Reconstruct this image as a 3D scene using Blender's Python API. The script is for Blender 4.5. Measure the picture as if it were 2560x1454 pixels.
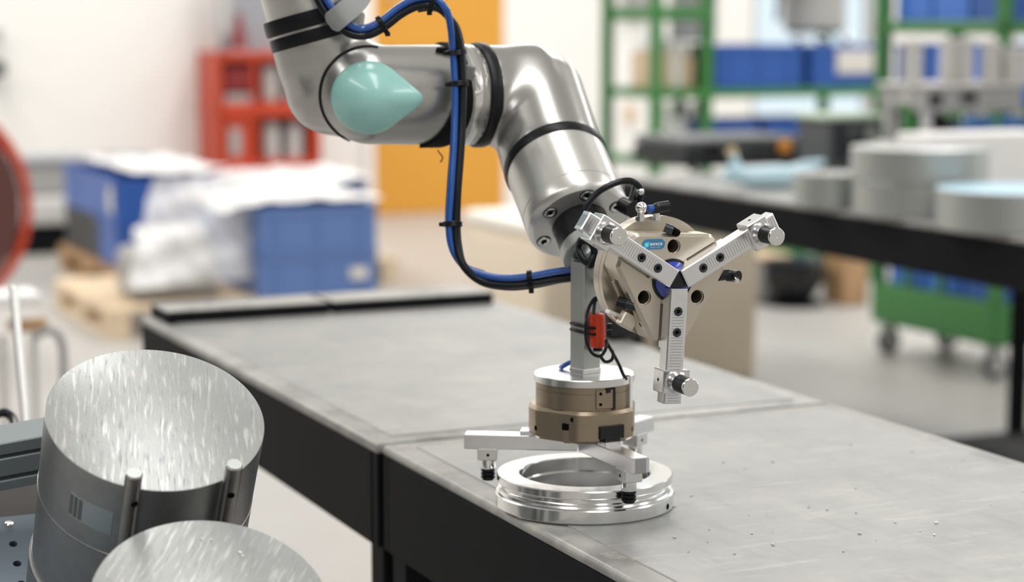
import bpy, bmesh, math, random
import numpy as np
from mathutils import Vector, Matrix

random.seed(7)
for o in list(bpy.data.objects):
    bpy.data.objects.remove(o)
SC = bpy.context.scene
COL = SC.collection

# ------------------------------------------------------------------ camera
FPX = 5000.0                       # focal length in pixels of the 2560 px wide frame
TH = math.radians(7.71)            # downward pitch
CAM = Vector((0, 0, 1.45))
XR = Vector((1, 0, 0))
FW = Vector((0, math.cos(TH), -math.sin(TH)))
UP = Vector((0, math.sin(TH), math.cos(TH)))
cam = bpy.data.cameras.new('camera')
cam.sensor_width = 36.0
cam.lens = 36.0 * FPX / 2560.0
cam.clip_end = 200
cam.dof.use_dof = True
cam.dof.focus_distance = 2.10
cam.dof.aperture_fstop = 3.2
cam.dof.aperture_blades = 0
co = bpy.data.objects.new('camera', cam)
COL.objects.link(co)
co.location = CAM
co.rotation_euler = (math.pi / 2 - TH, 0, 0)
SC.camera = co

# ------------------------------------------------------------------ light and exposure
SC.view_settings.view_transform = 'Standard'
SC.view_settings.look = 'None'
SC.view_settings.gamma = 1.0
SC.view_settings.use_curve_mapping = False
SC.view_settings.exposure = 0.0
SC.cycles.use_denoising = True
SC.cycles.max_bounces = 8
SC.cycles.sample_clamp_indirect = 6.0

PHI = math.radians(24.5)           # the room and all benches are turned by this angle
BX = Vector((math.cos(PHI), math.sin(PHI), 0))
FY = Vector((-math.sin(PHI), math.cos(PHI), 0))

world = bpy.data.worlds.new('world')
SC.world = world
world.use_nodes = True
bg = world.node_tree.nodes['Background']
bg.inputs['Color'].default_value = (0.80, 0.93, 1.0, 1)
bg.inputs['Strength'].default_value = 1.3


def room(p, q, z):
    return BX * p + FY * q + Vector((0, 0, z))


def area(name, p, q, z, sx, sy, power, color=(1, 0.982, 0.958), rot=None):
    l = bpy.data.lights.new(name, 'AREA')
    l.shape = 'RECTANGLE'
    l.size, l.size_y = sx, sy
    l.energy = power
    l.color = color
    o = bpy.data.objects.new(name, l)
    COL.objects.link(o)
    o.location = room(p, q, z)
    o.rotation_euler = rot if rot else (0, 0, PHI)
    return o


LP = 0.27
for i, p in enumerate((-3.5, 1.0, 5.5, 10.0)):
    area('ceiling_lamp', p, -1.0, 4.85, 0.9, 8.0, 560 * LP)
    area('ceiling_lamp', p, 9.5, 4.85, 0.9, 8.0, 960 * LP)
# unseen cool lamp facing in from the windowless right-hand wall
area('window_daylight', 14.8, 4.0, 2.6, 9.0, 2.6, 420 * LP, (0.86, 0.94, 1.0),
     (math.radians(90), 0, PHI + math.radians(90)))


# ------------------------------------------------------------------ pixel helpers (photo measurements -> real places)
def W(px, py, d):
    return CAM + (FW + XR * ((px - 1280) / FPX) - UP * ((py - 727) / FPX)) * d


def PZ(px, py, z):
    r = FW + XR * ((px - 1280) / FPX) - UP * ((py - 727) / FPX)
    return CAM + r * ((z - CAM.z) / r.z)


def V(r, u, t):
    return XR * r + UP * u - FW * t


# ------------------------------------------------------------------ materials
def mat(name, col, rough=0.5, metal=0.0, noise=None, bump=None, coat=0.0, trans=0.0, aniso=0.0,
        streak=None, spec=None, rvar=None):
    """noise=(scale, amount, colour2)  streak=(axis scale xyz, amount, colour2)  bump=(scale, strength)"""
    m = bpy.data.materials.new(name)
    m.use_nodes = True
    nt = m.node_tree
    b = nt.nodes['Principled BSDF']
    L = nt.links
    b.inputs['Base Color'].default_value = (*col, 1)
    b.inputs['Roughness'].default_value = rough
    b.inputs['Metallic'].default_value = metal
    b.inputs['Coat Weight'].default_value = coat
    b.inputs['Transmission Weight'].default_value = trans
    if spec is not None:
        b.inputs['Specular IOR Level'].default_value = spec
    tc = nt.nodes.new('ShaderNodeTexCoord')
    prev = None

    def mix(fac, c2, amount, lo, hi):
        nonlocal prev
        r = nt.nodes.new('ShaderNodeMapRange')
        r.inputs['From Min'].default_value = lo
        r.inputs['From Max'].default_value = hi
        r.inputs['To Max'].default_value = amount
        L.new(fac, r.inputs['Value'])
        x = nt.nodes.new('ShaderNodeMix')
        x.data_type = 'RGBA'
        L.new(r.outputs['Result'], x.inputs['Factor'])
        if prev:
            L.new(prev, x.inputs['A'])
        else:
            x.inputs['A'].default_value = (*col, 1)
        x.inputs['B'].default_value = (*c2, 1)
        prev = x.outputs['Result']

    for spec_ in (noise if isinstance(noise, list) else [noise] if noise else []):
        sc_, am, c2 = spec_[:3]
        lo, hi = spec_[3:5] if len(spec_) > 3 else (0.42, 0.68)
        n = nt.nodes.new('ShaderNodeTexNoise')
        n.inputs['Scale'].default_value = sc_
        n.inputs['Detail'].default_value = 6
        n.inputs['Roughness'].default_value = 0.62
        L.new(tc.outputs['Object'], n.inputs['Vector'])
        mix(n.outputs['Fac'], c2, am, lo, hi)
    for spec_ in (streak if isinstance(streak, list) else [streak] if streak else []):
        s3, am, c2 = spec_[:3]
        lo, hi = spec_[3:5] if len(spec_) > 3 else (0.5, 0.72)
        mp = nt.nodes.new('ShaderNodeMapping')
        mp.inputs['Scale'].default_value = s3
        if len(spec_) > 5:
            mp.inputs['Rotation'].default_value = (0, 0, spec_[5])
        n = nt.nodes.new('ShaderNodeTexNoise')
        n.inputs['Scale'].default_value = 1.0
        n.inputs['Detail'].default_value = 4
        L.new(tc.outputs['Object'], mp.inputs['Vector'])
        L.new(mp.outputs['Vector'], n.inputs['Vector'])
        mix(n.outputs['Fac'], c2, am, lo, hi)
        if rvar:
            rr = nt.nodes.new('ShaderNodeMapRange')
            rr.inputs['From Min'].default_value = lo
            rr.inputs['From Max'].default_value = hi
            rr.inputs['To Min'].default_value = rough
            rr.inputs['To Max'].default_value = rough + rvar
            L.new(n.outputs['Fac'], rr.inputs['Value'])
            L.new(rr.outputs['Result'], b.inputs['Roughness'])
    if prev:
        L.new(prev, b.inputs['Base Color'])
    if bump:
        n = nt.nodes.new('ShaderNodeTexNoise')
        n.inputs['Scale'].default_value = bump[0]
        n.inputs['Detail'].default_value = 5
        L.new(tc.outputs['Object'], n.inputs['Vector'])
        bm_ = nt.nodes.new('ShaderNodeBump')
        bm_.inputs['Strength'].default_value = bump[1]
        bm_.inputs['Distance'].default_value = 0.002
        L.new(n.outputs['Fac'], bm_.inputs['Height'])
        L.new(bm_.outputs['Normal'], b.inputs['Normal'])
    return m


def film_material(name, col, clear, rough=0.25):
    m = bpy.data.materials.new(name)
    m.use_nodes = True
    nt = m.node_tree
    b = nt.nodes['Principled BSDF']
    b.inputs['Base Color'].default_value = (*col, 1)
    b.inputs['Roughness'].default_value = rough
    out = nt.nodes['Material Output']
    t = nt.nodes.new('ShaderNodeBsdfTransparent')
    x = nt.nodes.new('ShaderNodeMixShader')
    n = nt.nodes.new('ShaderNodeTexNoise')
    n.inputs['Scale'].default_value = 4.0
    r = nt.nodes.new('ShaderNodeMapRange')
    r.inputs['From Min'].default_value = 0.3
    r.inputs['From Max'].default_value = 0.7
    r.inputs['To Min'].default_value = clear
    r.inputs['To Max'].default_value = max(0, clear - 0.35)
    nt.links.new(n.outputs['Fac'], r.inputs['Value'])
    nt.links.new(r.outputs['Result'], x.inputs['Fac'])
    nt.links.new(b.outputs[0], x.inputs[1])
    nt.links.new(t.outputs[0], x.inputs[2])
    nt.links.new(x.outputs[0], out.inputs['Surface'])
    return m


MT = {}


def lin(r, g, b):
    f = lambda c: (c / 255 / 12.92) if c / 255 <= 0.04045 else ((c / 255 + 0.055) / 1.055) ** 2.4
    return (f(r), f(g), f(b))


MT['wall'] = mat('painted_wall', (0.86, 0.845, 0.81), 0.7, noise=(0.6, 0.25, (0.82, 0.80, 0.76)))
MT['ceiling'] = mat('ceiling_paint', (0.8, 0.8, 0.79), 0.8)
MT['floor'] = mat('concrete_floor', (0.42, 0.405, 0.385), 0.38, noise=[(0.7, 0.5, (0.36, 0.335, 0.305)), (6, 0.25, (0.47, 0.455, 0.435))])
MT['door'] = mat('orange_door_paint', (0.68, 0.325, 0.040), 0.4)
MT['frame_grey'] = mat('grey_frame_paint', (0.55, 0.55, 0.54), 0.5)
MT['table_top'] = mat('worn_bench_sheet', (0.295, 0.298, 0.288), 0.42,
                      noise=[(4.5, 0.75, (0.205, 0.215, 0.215)), (11, 0.45, (0.40, 0.39, 0.36), 0.5, 0.7), (40, 0.3, (0.19, 0.19, 0.185), 0.55, 0.75)],
                      streak=[((14, 80, 5), 0.40, (0.50, 0.49, 0.46), 0.56, 0.76, 0.5), ((70, 12, 5), 0.35, (0.17, 0.175, 0.175), 0.55, 0.75, 0.2)],
                      bump=(55, 0.12))
MT['table_rim'] = mat('worn_bench_rim', (0.33, 0.325, 0.31), 0.4,
                      noise=[(9, 0.7, (0.12, 0.12, 0.12), 0.45, 0.65), (34, 0.5, (0.50, 0.49, 0.46), 0.52, 0.7)])
MT['black_steel'] = mat('black_powder_coat', (0.0065, 0.0072, 0.009), 0.6, noise=(7, 0.4, (0.010, 0.011, 0.012)), spec=0.08)
MT['wall_front'] = mat('front_wall_paint', (0.6, 0.59, 0.57), 0.7)
MT['wall_grey'] = mat('grey_wall_paint', (0.09, 0.09, 0.095), 0.7)
MT['alu'] = mat('machined_aluminium', (0.80, 0.80, 0.80), 0.24, 1.0, noise=(18, 0.3, (0.68, 0.68, 0.69)))
MT['alu_bright'] = mat('turned_aluminium', (0.86, 0.86, 0.855), 0.16, 1.0)
MT['alu_dull'] = mat('dull_aluminium', (0.50, 0.525, 0.51), 0.40, 0.85, noise=(14, 0.4, (0.42, 0.445, 0.435)))
MT['alu_saw'] = mat('sawn_aluminium_face', (0.46, 0.47, 0.465), 0.46, 0.7,
                    noise=[(9, 0.5, (0.38, 0.395, 0.395))],
                    streak=[((230, 26, 10), 0.75, (0.74, 0.75, 0.74), 0.54, 0.68), ((330, 40, 10), 0.6, (0.30, 0.315, 0.32), 0.54, 0.72)],
                    bump=(300, 0.10), rvar=0.12)
MT['alu_side'] = mat('billet_side', (0.30, 0.31, 0.308), 0.38, 0.8, noise=[(12, 0.5, (0.22, 0.23, 0.23)), (60, 0.2, (0.42, 0.44, 0.44))])
MT['arm'] = mat('robot_arm_silver', (0.47, 0.465, 0.45), 0.27, 0.8,
                noise=[(7, 0.25, (0.38, 0.38, 0.37)), (22, 0.35, (0.26, 0.26, 0.26), 0.6, 0.75)])
MT['arm_light'] = mat('robot_tool_joint_silver', (0.72, 0.715, 0.69), 0.30, 0.8, noise=(60, 0.3, (0.45, 0.43, 0.4), 0.66, 0.8))
MT['teal'] = mat('teal_lid_plastic', (0.36, 0.69, 0.65), 0.25, coat=0.4, noise=(26, 0.15, (0.28, 0.54, 0.51)))
MT['rubber'] = mat('black_rubber', (0.008, 0.009, 0.012), 0.36, spec=0.25)
MT['velcro'] = mat('black_strap', (0.009, 0.009, 0.011), 0.85, bump=(900, 0.5), spec=0.15)
MT['grey_strap'] = mat('grey_webbing', (0.30, 0.31, 0.31), 0.8, bump=(1200, 0.6))
MT['champagne'] = mat('champagne_anodised', (0.62, 0.565, 0.48), 0.33, 0.85, noise=(8, 0.2, (0.55, 0.5, 0.42)))
MT['bronze'] = mat('bronze_anodised', (0.35, 0.285, 0.21), 0.36, 0.85, noise=(9, 0.35, (0.28, 0.23, 0.17)))  # champagne body; its brown reflections are put into this darker colour
MT['black_plastic'] = mat('black_plastic', (0.010, 0.010, 0.012), 0.3, spec=0.35)
MT['dark_hole'] = mat('dark_bore', (0.006, 0.005, 0.005), 0.9, spec=0.05)
MT['screw'] = mat('black_oxide_screw', (0.045, 0.05, 0.058), 0.35, 0.6)
MT['steel'] = mat('polished_steel', (0.78, 0.78, 0.77), 0.2, 1.0)
MT['pin'] = mat('steel_pin', (0.33, 0.315, 0.30), 0.3, 0.95, noise=(40, 0.5, (0.2, 0.19, 0.18)))
MT['blue_dome'] = mat('blue_cap', (0.03, 0.06, 0.42), 0.18, coat=0.5)
MT['label_blue'] = mat('blue_label', (0.05, 0.20, 0.38), 0.35)
MT['label_cyan'] = mat('cyan_emblem', (0.10, 0.68, 0.80), 0.4)
MT['label_white'] = mat('white_print', (0.88, 0.93, 0.95), 0.5)
MT['label_pale'] = mat('pale_print', (0.32, 0.50, 0.62), 0.5)
MT['cable_blue'] = mat('blue_air_hose', (0.012, 0.085, 0.36), 0.25, coat=0.3)
MT['cable_black'] = mat('black_cable', (0.006, 0.008, 0.012), 0.28, spec=0.3)
MT['cable_dark'] = mat('dark_green_hose', (0.05, 0.10, 0.11), 0.3)
MT['red_plastic'] = mat('orange_red_plastic', (0.72, 0.05, 0.012), 0.4)
MT['tie'] = mat('black_nylon', (0.006, 0.006, 0.008), 0.35, spec=0.3)
MT['slate_plate'] = mat('slate_blue_steel', (0.16, 0.20, 0.24), 0.42, 0.35, noise=(14, 0.35, (0.12, 0.155, 0.19)))
MT['profile'] = mat('anodised_profile', (0.30, 0.335, 0.345), 0.42, 0.6)
MT['dark_brown'] = mat('dark_board', (0.05, 0.045, 0.042), 0.6, noise=(8, 0.5, (0.08, 0.07, 0.06)))
MT['white_tube'] = mat('white_tube_paint', (0.80, 0.79, 0.77), 0.35)
MT['crate_blue'] = mat('blue_crate_plastic', (0.028, 0.105, 0.40), 0.38)
MT['crate_pale'] = mat('pale_blue_crate_plastic', (0.105, 0.195, 0.45), 0.42)
MT['crate_bright'] = mat('bright_blue_plastic', (0.06, 0.19, 0.66), 0.38)
MT['crate_dark'] = mat('charcoal_crate_plastic', (0.03, 0.03, 0.032), 0.5)
MT['green'] = mat('green_paint', (0.045, 0.20, 0.05), 0.42)
MT['green_dark'] = mat('dark_green_paint', (0.022, 0.12, 0.045), 0.45)
MT['wood'] = mat('pallet_wood', (0.50, 0.31, 0.16), 0.7, noise=(5, 0.6, (0.32, 0.18, 0.085)))
MT['wood_pale'] = mat('pale_pallet_wood', (0.78, 0.63, 0.45), 0.7, noise=(5, 0.4, (0.66, 0.50, 0.33)))
MT['beige'] = mat('cream_crate_board', (0.74, 0.64, 0.50), 0.6, noise=(1.6, 0.4, (0.68, 0.56, 0.43)))
MT['cream'] = mat('cream_lid', (0.82, 0.78, 0.70), 0.6)
MT['red'] = mat('red_shelf_paint', (0.50, 0.048, 0.014), 0.42)
MT['red_deep'] = mat('dark_red_paint', (0.20, 0.014, 0.014), 0.45)
MT['red_brown'] = mat('red_brown_rubber', (0.10, 0.032, 0.026), 0.5)
MT['grey_panel'] = mat('grey_panel_paint', (0.30, 0.31, 0.34), 0.5)
MT['grey_mid'] = mat('mid_grey_plastic', (0.34, 0.335, 0.33), 0.45)
MT['grey_light'] = mat('light_grey_plastic', (0.55, 0.54, 0.52), 0.45)
MT['white'] = mat('white_board', (0.88, 0.875, 0.86), 0.55)
MT['paper'] = mat('paper_label', (0.72, 0.69, 0.64), 0.7)
MT['tan'] = mat('tan_cardboard', (0.66, 0.50, 0.34), 0.75)
MT['case'] = mat('charcoal_case_plastic', (0.026, 0.028, 0.032), 0.5, spec=0.25)
MT['case_lid'] = mat('grey_case_lid', (0.085, 0.092, 0.098), 0.45)
MT['glove'] = mat('pale_blue_rubber', (0.55, 0.76, 0.86), 0.5)
MT['glove_cuff'] = mat('cream_cotton', (0.62, 0.50, 0.30), 0.9)
MT['film_blue'] = mat('pale_blue_film', (0.42, 0.66, 0.80), 0.35)  # plain pale blue colour for one disc top
MT['film'] = film_material('clear_plastic_film', (0.90, 0.90, 0.91), 0.72)
MT['film_dense'] = film_material('white_plastic_film', (0.93, 0.93, 0.94), 0.18)
MT['orange'] = mat('orange_plastic', (0.85, 0.35, 0.04), 0.4)
MT['mat'] = mat('black_floor_mat', (0.01, 0.01, 0.011), 0.8)
MT['blue_tool'] = mat('blue_tool_plastic', (0.02, 0.12, 0.33), 0.4)
g = bpy.data.materials.new('window_glass')
g.use_nodes = True
gb = g.node_tree.nodes['Principled BSDF']
gb.inputs['Transmission Weight'].default_value = 1.0
gb.inputs['Roughness'].default_value = 0.0
gb.inputs['IOR'].default_value = 1.02
MT['glass'] = g
MT['pole_metal'] = mat('bright_pole_metal', (0.82, 0.82, 0.81), 0.3, 0.7)
MT['pale_green'] = mat('pale_green_plate', (0.46, 0.56, 0.44), 0.4)


# jaw face with fine engraved scale lines across its length
def jaw_material():
    m = mat('jaw_aluminium', (0.80, 0.805, 0.82), 0.27, 0.95, noise=(120, 0.25, (0.62, 0.63, 0.65)))
    nt = m.node_tree
    b = nt.nodes['Principled BSDF']
    tc = nt.nodes.new('ShaderNodeTexCoord')
    sx = nt.nodes.new('ShaderNodeSeparateXYZ')
    nt.links.new(tc.outputs['Object'], sx.inputs[0])
    ml = nt.nodes.new('ShaderNodeMath'); ml.operation = 'MULTIPLY'; ml.inputs[1].default_value = 1 / 0.0031
    fr = nt.nodes.new('ShaderNodeMath'); fr.operation = 'FRACT'
    lt = nt.nodes.new('ShaderNodeMath'); lt.operation = 'LESS_THAN'; lt.inputs[1].default_value = 0.20
    gt = nt.nodes.new('ShaderNodeMath'); gt.operation = 'GREATER_THAN'; gt.inputs[1].default_value = 0.0285
    mu = nt.nodes.new('ShaderNodeMath'); mu.operation = 'MULTIPLY'
    nt.links.new(sx.outputs['X'], ml.inputs[0]); nt.links.new(ml.outputs[0], fr.inputs[0]); nt.links.new(fr.outputs[0], lt.inputs[0])
    nt.links.new(sx.outputs['X'], gt.inputs[0]); nt.links.new(lt.outputs[0], mu.inputs[0]); nt.links.new(gt.outputs[0], mu.inputs[1])
    ab = nt.nodes.new('ShaderNodeMath'); ab.operation = 'ABSOLUTE'
    nt.links.new(sx.outputs['Y'], ab.inputs[0])
    l2 = nt.nodes.new('ShaderNodeMath'); l2.operation = 'LESS_THAN'; l2.inputs[1].default_value = 0.0068
    nt.links.new(ab.outputs[0], l2.inputs[0])
    m2 = nt.nodes.new('ShaderNodeMath'); m2.operation = 'MULTIPLY'
    nt.links.new(mu.outputs[0], m2.inputs[0]); nt.links.new(l2.outputs[0], m2.inputs[1])
    bu = nt.nodes.new('ShaderNodeBump'); bu.invert = True
    bu.inputs['Strength'].default_value = 0.6; bu.inputs['Distance'].default_value = 0.0006
    nt.links.new(m2.outputs[0], bu.inputs['Height'])
    nt.links.new(bu.outputs['Normal'], b.inputs['Normal'])
    lk = b.inputs['Base Color'].links[0].from_socket
    mx = nt.nodes.new('ShaderNodeMix'); mx.data_type = 'RGBA'
    k_ = nt.nodes.new('ShaderNodeMath'); k_.operation = 'MULTIPLY'; k_.inputs[1].default_value = 0.62
    nt.links.new(m2.outputs[0], k_.inputs[0]); nt.links.new(k_.outputs[0], mx.inputs['Factor'])
    nt.links.new(lk, mx.inputs['A']); mx.inputs['B'].default_value = (0.22, 0.225, 0.24, 1)
    nt.links.new(mx.outputs['Result'], b.inputs['Base Color'])
    return m


MT['jaw'] = jaw_material()


# ------------------------------------------------------------------ mesh building
class MB:
    def __init__(self):
        self.bm = bmesh.new()

    def _add(self, b2, M=None):
        if M is not None:
            bmesh.ops.transform(b2, matrix=M, verts=b2.verts)
        me = bpy.data.meshes.new('tmp')
        b2.to_mesh(me)
        b2.free()
        self.bm.from_mesh(me)
        bpy.data.meshes.remove(me)
        return self

    def box(self, c, s, bevel=0.0, M=None, seg=1, taper=None):
        b = bmesh.new()
        bmesh.ops.create_cube(b, size=1.0)
        for v in b.verts:
            f = taper if taper and v.co.z < 0 else 1.0
            v.co = Vector((v.co.x * s[0] * f, v.co.y * s[1] * f, v.co.z * s[2]))
        if bevel:
            bmesh.ops.bevel(b, geom=b.edges[:], offset=bevel, segments=seg, affect='EDGES', profile=0.5)
        bmesh.ops.translate(b, vec=Vector(c), verts=b.verts)
        return self._add(b, M)

    def cyl(self, p0, p1, r0, r1=None, n=32, bevel=0.0, M=None, caps=True):
        p0, p1 = Vector(p0), Vector(p1)
        r1 = r0 if r1 is None else r1
        ax = p1 - p0
        L = ax.length
        prof = [(r0, 0), (r1, L)]
        if bevel:
            prof = [(r0 - bevel, 0), (r0, bevel), (r1, L - bevel), (r1 - bevel, L)]
        if caps:
            prof = [(0, 0)] + prof + [(0, L)]
        return self.lathe(prof, p0, ax, n, M)

    def lathe(self, prof, o=(0, 0, 0), ax=(0, 0, 1), n=48, M=None, closed=False):
        o, ax = Vector(o), Vector(ax).normalized()
        R = ax.to_track_quat('Z', 'Y').to_matrix()
        b = bmesh.new()
        rings = []
        for r, z in prof:
            if r < 1e-7:
                rings.append([b.verts.new(o + R @ Vector((0, 0, z)))])
            else:
                rings.append([b.verts.new(o + R @ Vector((r * math.cos(2 * math.pi * i / n), r * math.sin(2 * math.pi * i / n), z))) for i in range(n)])
        pairs = list(zip(rings, rings[1:]))
        if closed:
            pairs.append((rings[-1], rings[0]))
        for A, B in pairs:
            for i in range(n):
                j = (i + 1) % n
                if len(A) == 1 and len(B) == 1:
                    continue
                if len(A) == 1:
                    b.faces.new((A[0], B[i], B[j]))
                elif len(B) == 1:
                    b.faces.new((A[i], A[j], B[0]))
                else:
                    b.faces.new((A[i], A[j], B[j], B[i]))
        bmesh.ops.recalc_face_normals(b, faces=b.faces)
        return self._add(b, M)

    def prism(self, pts, z0, z1, bevel=0.0, M=None, seg=1):
        b = bmesh.new()
        lo = [b.verts.new((x, y, z0)) for x, y in pts]
        hi = [b.verts.new((x, y, z1)) for x, y in pts]
        n = len(pts)
        b.faces.new(lo[::-1])
        b.faces.new(hi)
        for i in range(n):
            j = (i + 1) % n
            b.faces.new((lo[i], lo[j], hi[j], hi[i]))
        bmesh.ops.recalc_face_normals(b, faces=b.faces)
        if bevel:
            ed = [e for e in b.edges if all(abs(v.co.z - z1) < 1e-7 for v in e.verts) or all(abs(v.co.z - z0) < 1e-7 for v in e.verts)]
            bmesh.ops.bevel(b, geom=ed, offset=bevel, segments=seg, affect='EDGES', profile=0.5)
        return self._add(b, M)

    def tube(self, pts, r, n=14, caps=True, M=None, smooth=6, flat=None):
        pts = [Vector(p) for p in pts]
        if smooth and len(pts) > 2:
            pts = spline(pts, smooth)
        b = bmesh.new()
        rings = []
        t0 = (pts[1] - pts[0]).normalized()
        nrm = t0.orthogonal().normalized()
        for i, p in enumerate(pts):
            t = (pts[min(i + 1, len(pts) - 1)] - pts[max(i - 1, 0)]).normalized()
            nrm = (nrm - t * nrm.dot(t)).normalized()
            bn = t.cross(nrm)
            rr = r(i / (len(pts) - 1)) if callable(r) else r
            rings.append([b.verts.new(p + (nrm * math.cos(2 * math.pi * k / n) + bn * math.sin(2 * math.pi * k / n)) * rr) for k in range(n)])
        for A, B in zip(rings, rings[1:]):
            for k in range(n):
                j = (k + 1) % n
                b.faces.new((A[k], A[j], B[j], B[k]))
        if caps:
            b.faces.new(rings[0][::-1])
            b.faces.new(rings[-1])
        bmesh.ops.recalc_face_normals(b, faces=b.faces)
        return self._add(b, M)

    def sphere(self, c, r, M=None, n=24, s=(1, 1, 1)):
        b = bmesh.new()
        bmesh.ops.create_uvsphere(b, u_segments=n, v_segments=n // 2, radius=r)
        for v in b.verts:
            v.co = Vector((v.co.x * s[0], v.co.y * s[1], v.co.z * s[2])) + Vector(c)
        return self._add(b, M)

    def torus(self, c, ax, R, r, n=64, m=10, M=None):
        prof = [(R + r * math.cos(2 * math.pi * k / m), r * math.sin(2 * math.pi * k / m)) for k in range(m)]
        return self.lathe(prof, c, ax, n, M, closed=True)

    def raw(self, vs, fs):
        b = bmesh.new()
        vv = [b.verts.new(v) for v in vs]
        for f in fs:
            b.faces.new([vv[i] for i in f])
        bmesh.ops.recalc_face_normals(b, faces=b.faces)
        return self._add(b)

    def build(self, name, m, parent=None, local=True, angle=32, M=None):
        me = bpy.data.meshes.new(name)
        bmesh.ops.remove_doubles(self.bm, verts=self.bm.verts, dist=1e-6)
        if not local:
            bmesh.ops.translate(self.bm, vec=-origin(parent), verts=self.bm.verts)
        self.bm.to_mesh(me)
        self.bm.free()
        me.materials.append(MT[m] if isinstance(m, str) else m)
        me.shade_smooth()
        me.set_sharp_from_angle(angle=math.radians(angle))
        o = bpy.data.objects.new(name, me)
        COL.objects.link(o)
        if parent:
            o.parent = parent
        if M is not None:
            o.matrix_local = M
        return o


def origin(o):
    v = Vector((0, 0, 0))
    while o:
        v += o.location
        o = o.parent
    return v


def spline(p, k):
    out = []
    n = len(p)
    for i in range(n - 1):
        a, b, c, d = p[max(i - 1, 0)], p[i], p[i + 1], p[min(i + 2, n - 1)]
        for j in range(k):
            t = j / k
            out.append(0.5 * ((2 * b) + (c - a) * t + (2 * a - 5 * b + 4 * c - d) * t * t + (3 * b - a - 3 * c + d) * t ** 3))
    out.append(p[-1])
    return out


def tag(o, label, cat, group=None, kind=None):
    if label:
        o['label'] = label
    if cat:
        o['category'] = cat
    if group:
        o['group'] = group
    if kind:
        o['kind'] = kind
    return o


def empty(name, loc=(0, 0, 0), rz=0.0, label=None, cat=None, group=None):
    o = bpy.data.objects.new(name, None)
    o.empty_display_size = 0.05
    COL.objects.link(o)
    o.location = loc
    o.rotation_euler = (0, 0, rz)
    return tag(o, label, cat, group)


def dup(o, loc=None, rz=None, label=None, parent=None):
    c = o.copy()
    COL.objects.link(c)
    if parent:
        c.parent = parent
    if loc is not None:
        c.location = loc
    if rz is not None:
        c.rotation_euler = (0, 0, rz)
    if label:
        c['label'] = label
    for ch in [x for x in bpy.data.objects if x.parent == o]:
        dup(ch, parent=c)
    return c


def frame(o, z, y):
    """matrix with local z along z and local y near y"""
    z = Vector(z).normalized()
    y = Vector(y)
    y = (y - z * y.dot(z)).normalized()
    x = y.cross(z)
    return Matrix(((x.x, y.x, z.x, o[0]), (x.y, y.y, z.y, o[1]), (x.z, y.z, z.z, o[2]), (0, 0, 0, 1)))


def cut(o, cutter):
    """subtract the shape in MB cutter from object o (same local space)"""
    c = cutter.build('cutter', 'dark_hole')
    c.parent = None
    keep = o.parent, o.matrix_basis.copy()
    o.parent = None
    o.matrix_world = Matrix.Identity(4)
    md = o.modifiers.new('cut', 'BOOLEAN')
    md.object = c
    md.operation = 'DIFFERENCE'
    md.solver = 'EXACT'
    bpy.context.view_layer.update()
    dg = bpy.context.evaluated_depsgraph_get()
    me = bpy.data.meshes.new_from_object(o.evaluated_get(dg))
    o.modifiers.clear()
    o.data = me
    me.shade_smooth()
    me.set_sharp_from_angle(angle=math.radians(32))
    bpy.data.objects.remove(c)
    o.parent = keep[0]
    o.matrix_basis = keep[1]


# distance-field surfaces for the smoothly blended robot castings
def smin(a, b, k):
    h = np.clip(0.5 + 0.5 * (b - a) / k, 0, 1)
    return b + (a - b) * h - k * h * (1 - h)


def sd_cyl(P, a, b, r, rnd=0.006):
    a, b = np.array(a), np.array(b)
    ax = b - a
    L = np.linalg.norm(ax)
    ax = ax / L
    q = P - (a + b) / 2
    t = q @ ax
    rad = np.sqrt(np.maximum((q * q).sum(-1) - t * t, 1e-12))
    dx, dz = rad - (r - rnd), np.abs(t) - (L / 2 - rnd)
    return np.minimum(np.maximum(dx, dz), 0) + np.sqrt(np.maximum(dx, 0) ** 2 + np.maximum(dz, 0) ** 2) - rnd


def sd_caps(P, a, b, ra, rb=None):
    a, b = np.array(a), np.array(b)
    rb = ra if rb is None else rb
    ab = b - a
    t = np.clip(((P - a) @ ab) / (ab @ ab), 0, 1)
    return np.linalg.norm(P - a - t[..., None] * ab, axis=-1) - (ra + (rb - ra) * t)


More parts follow.
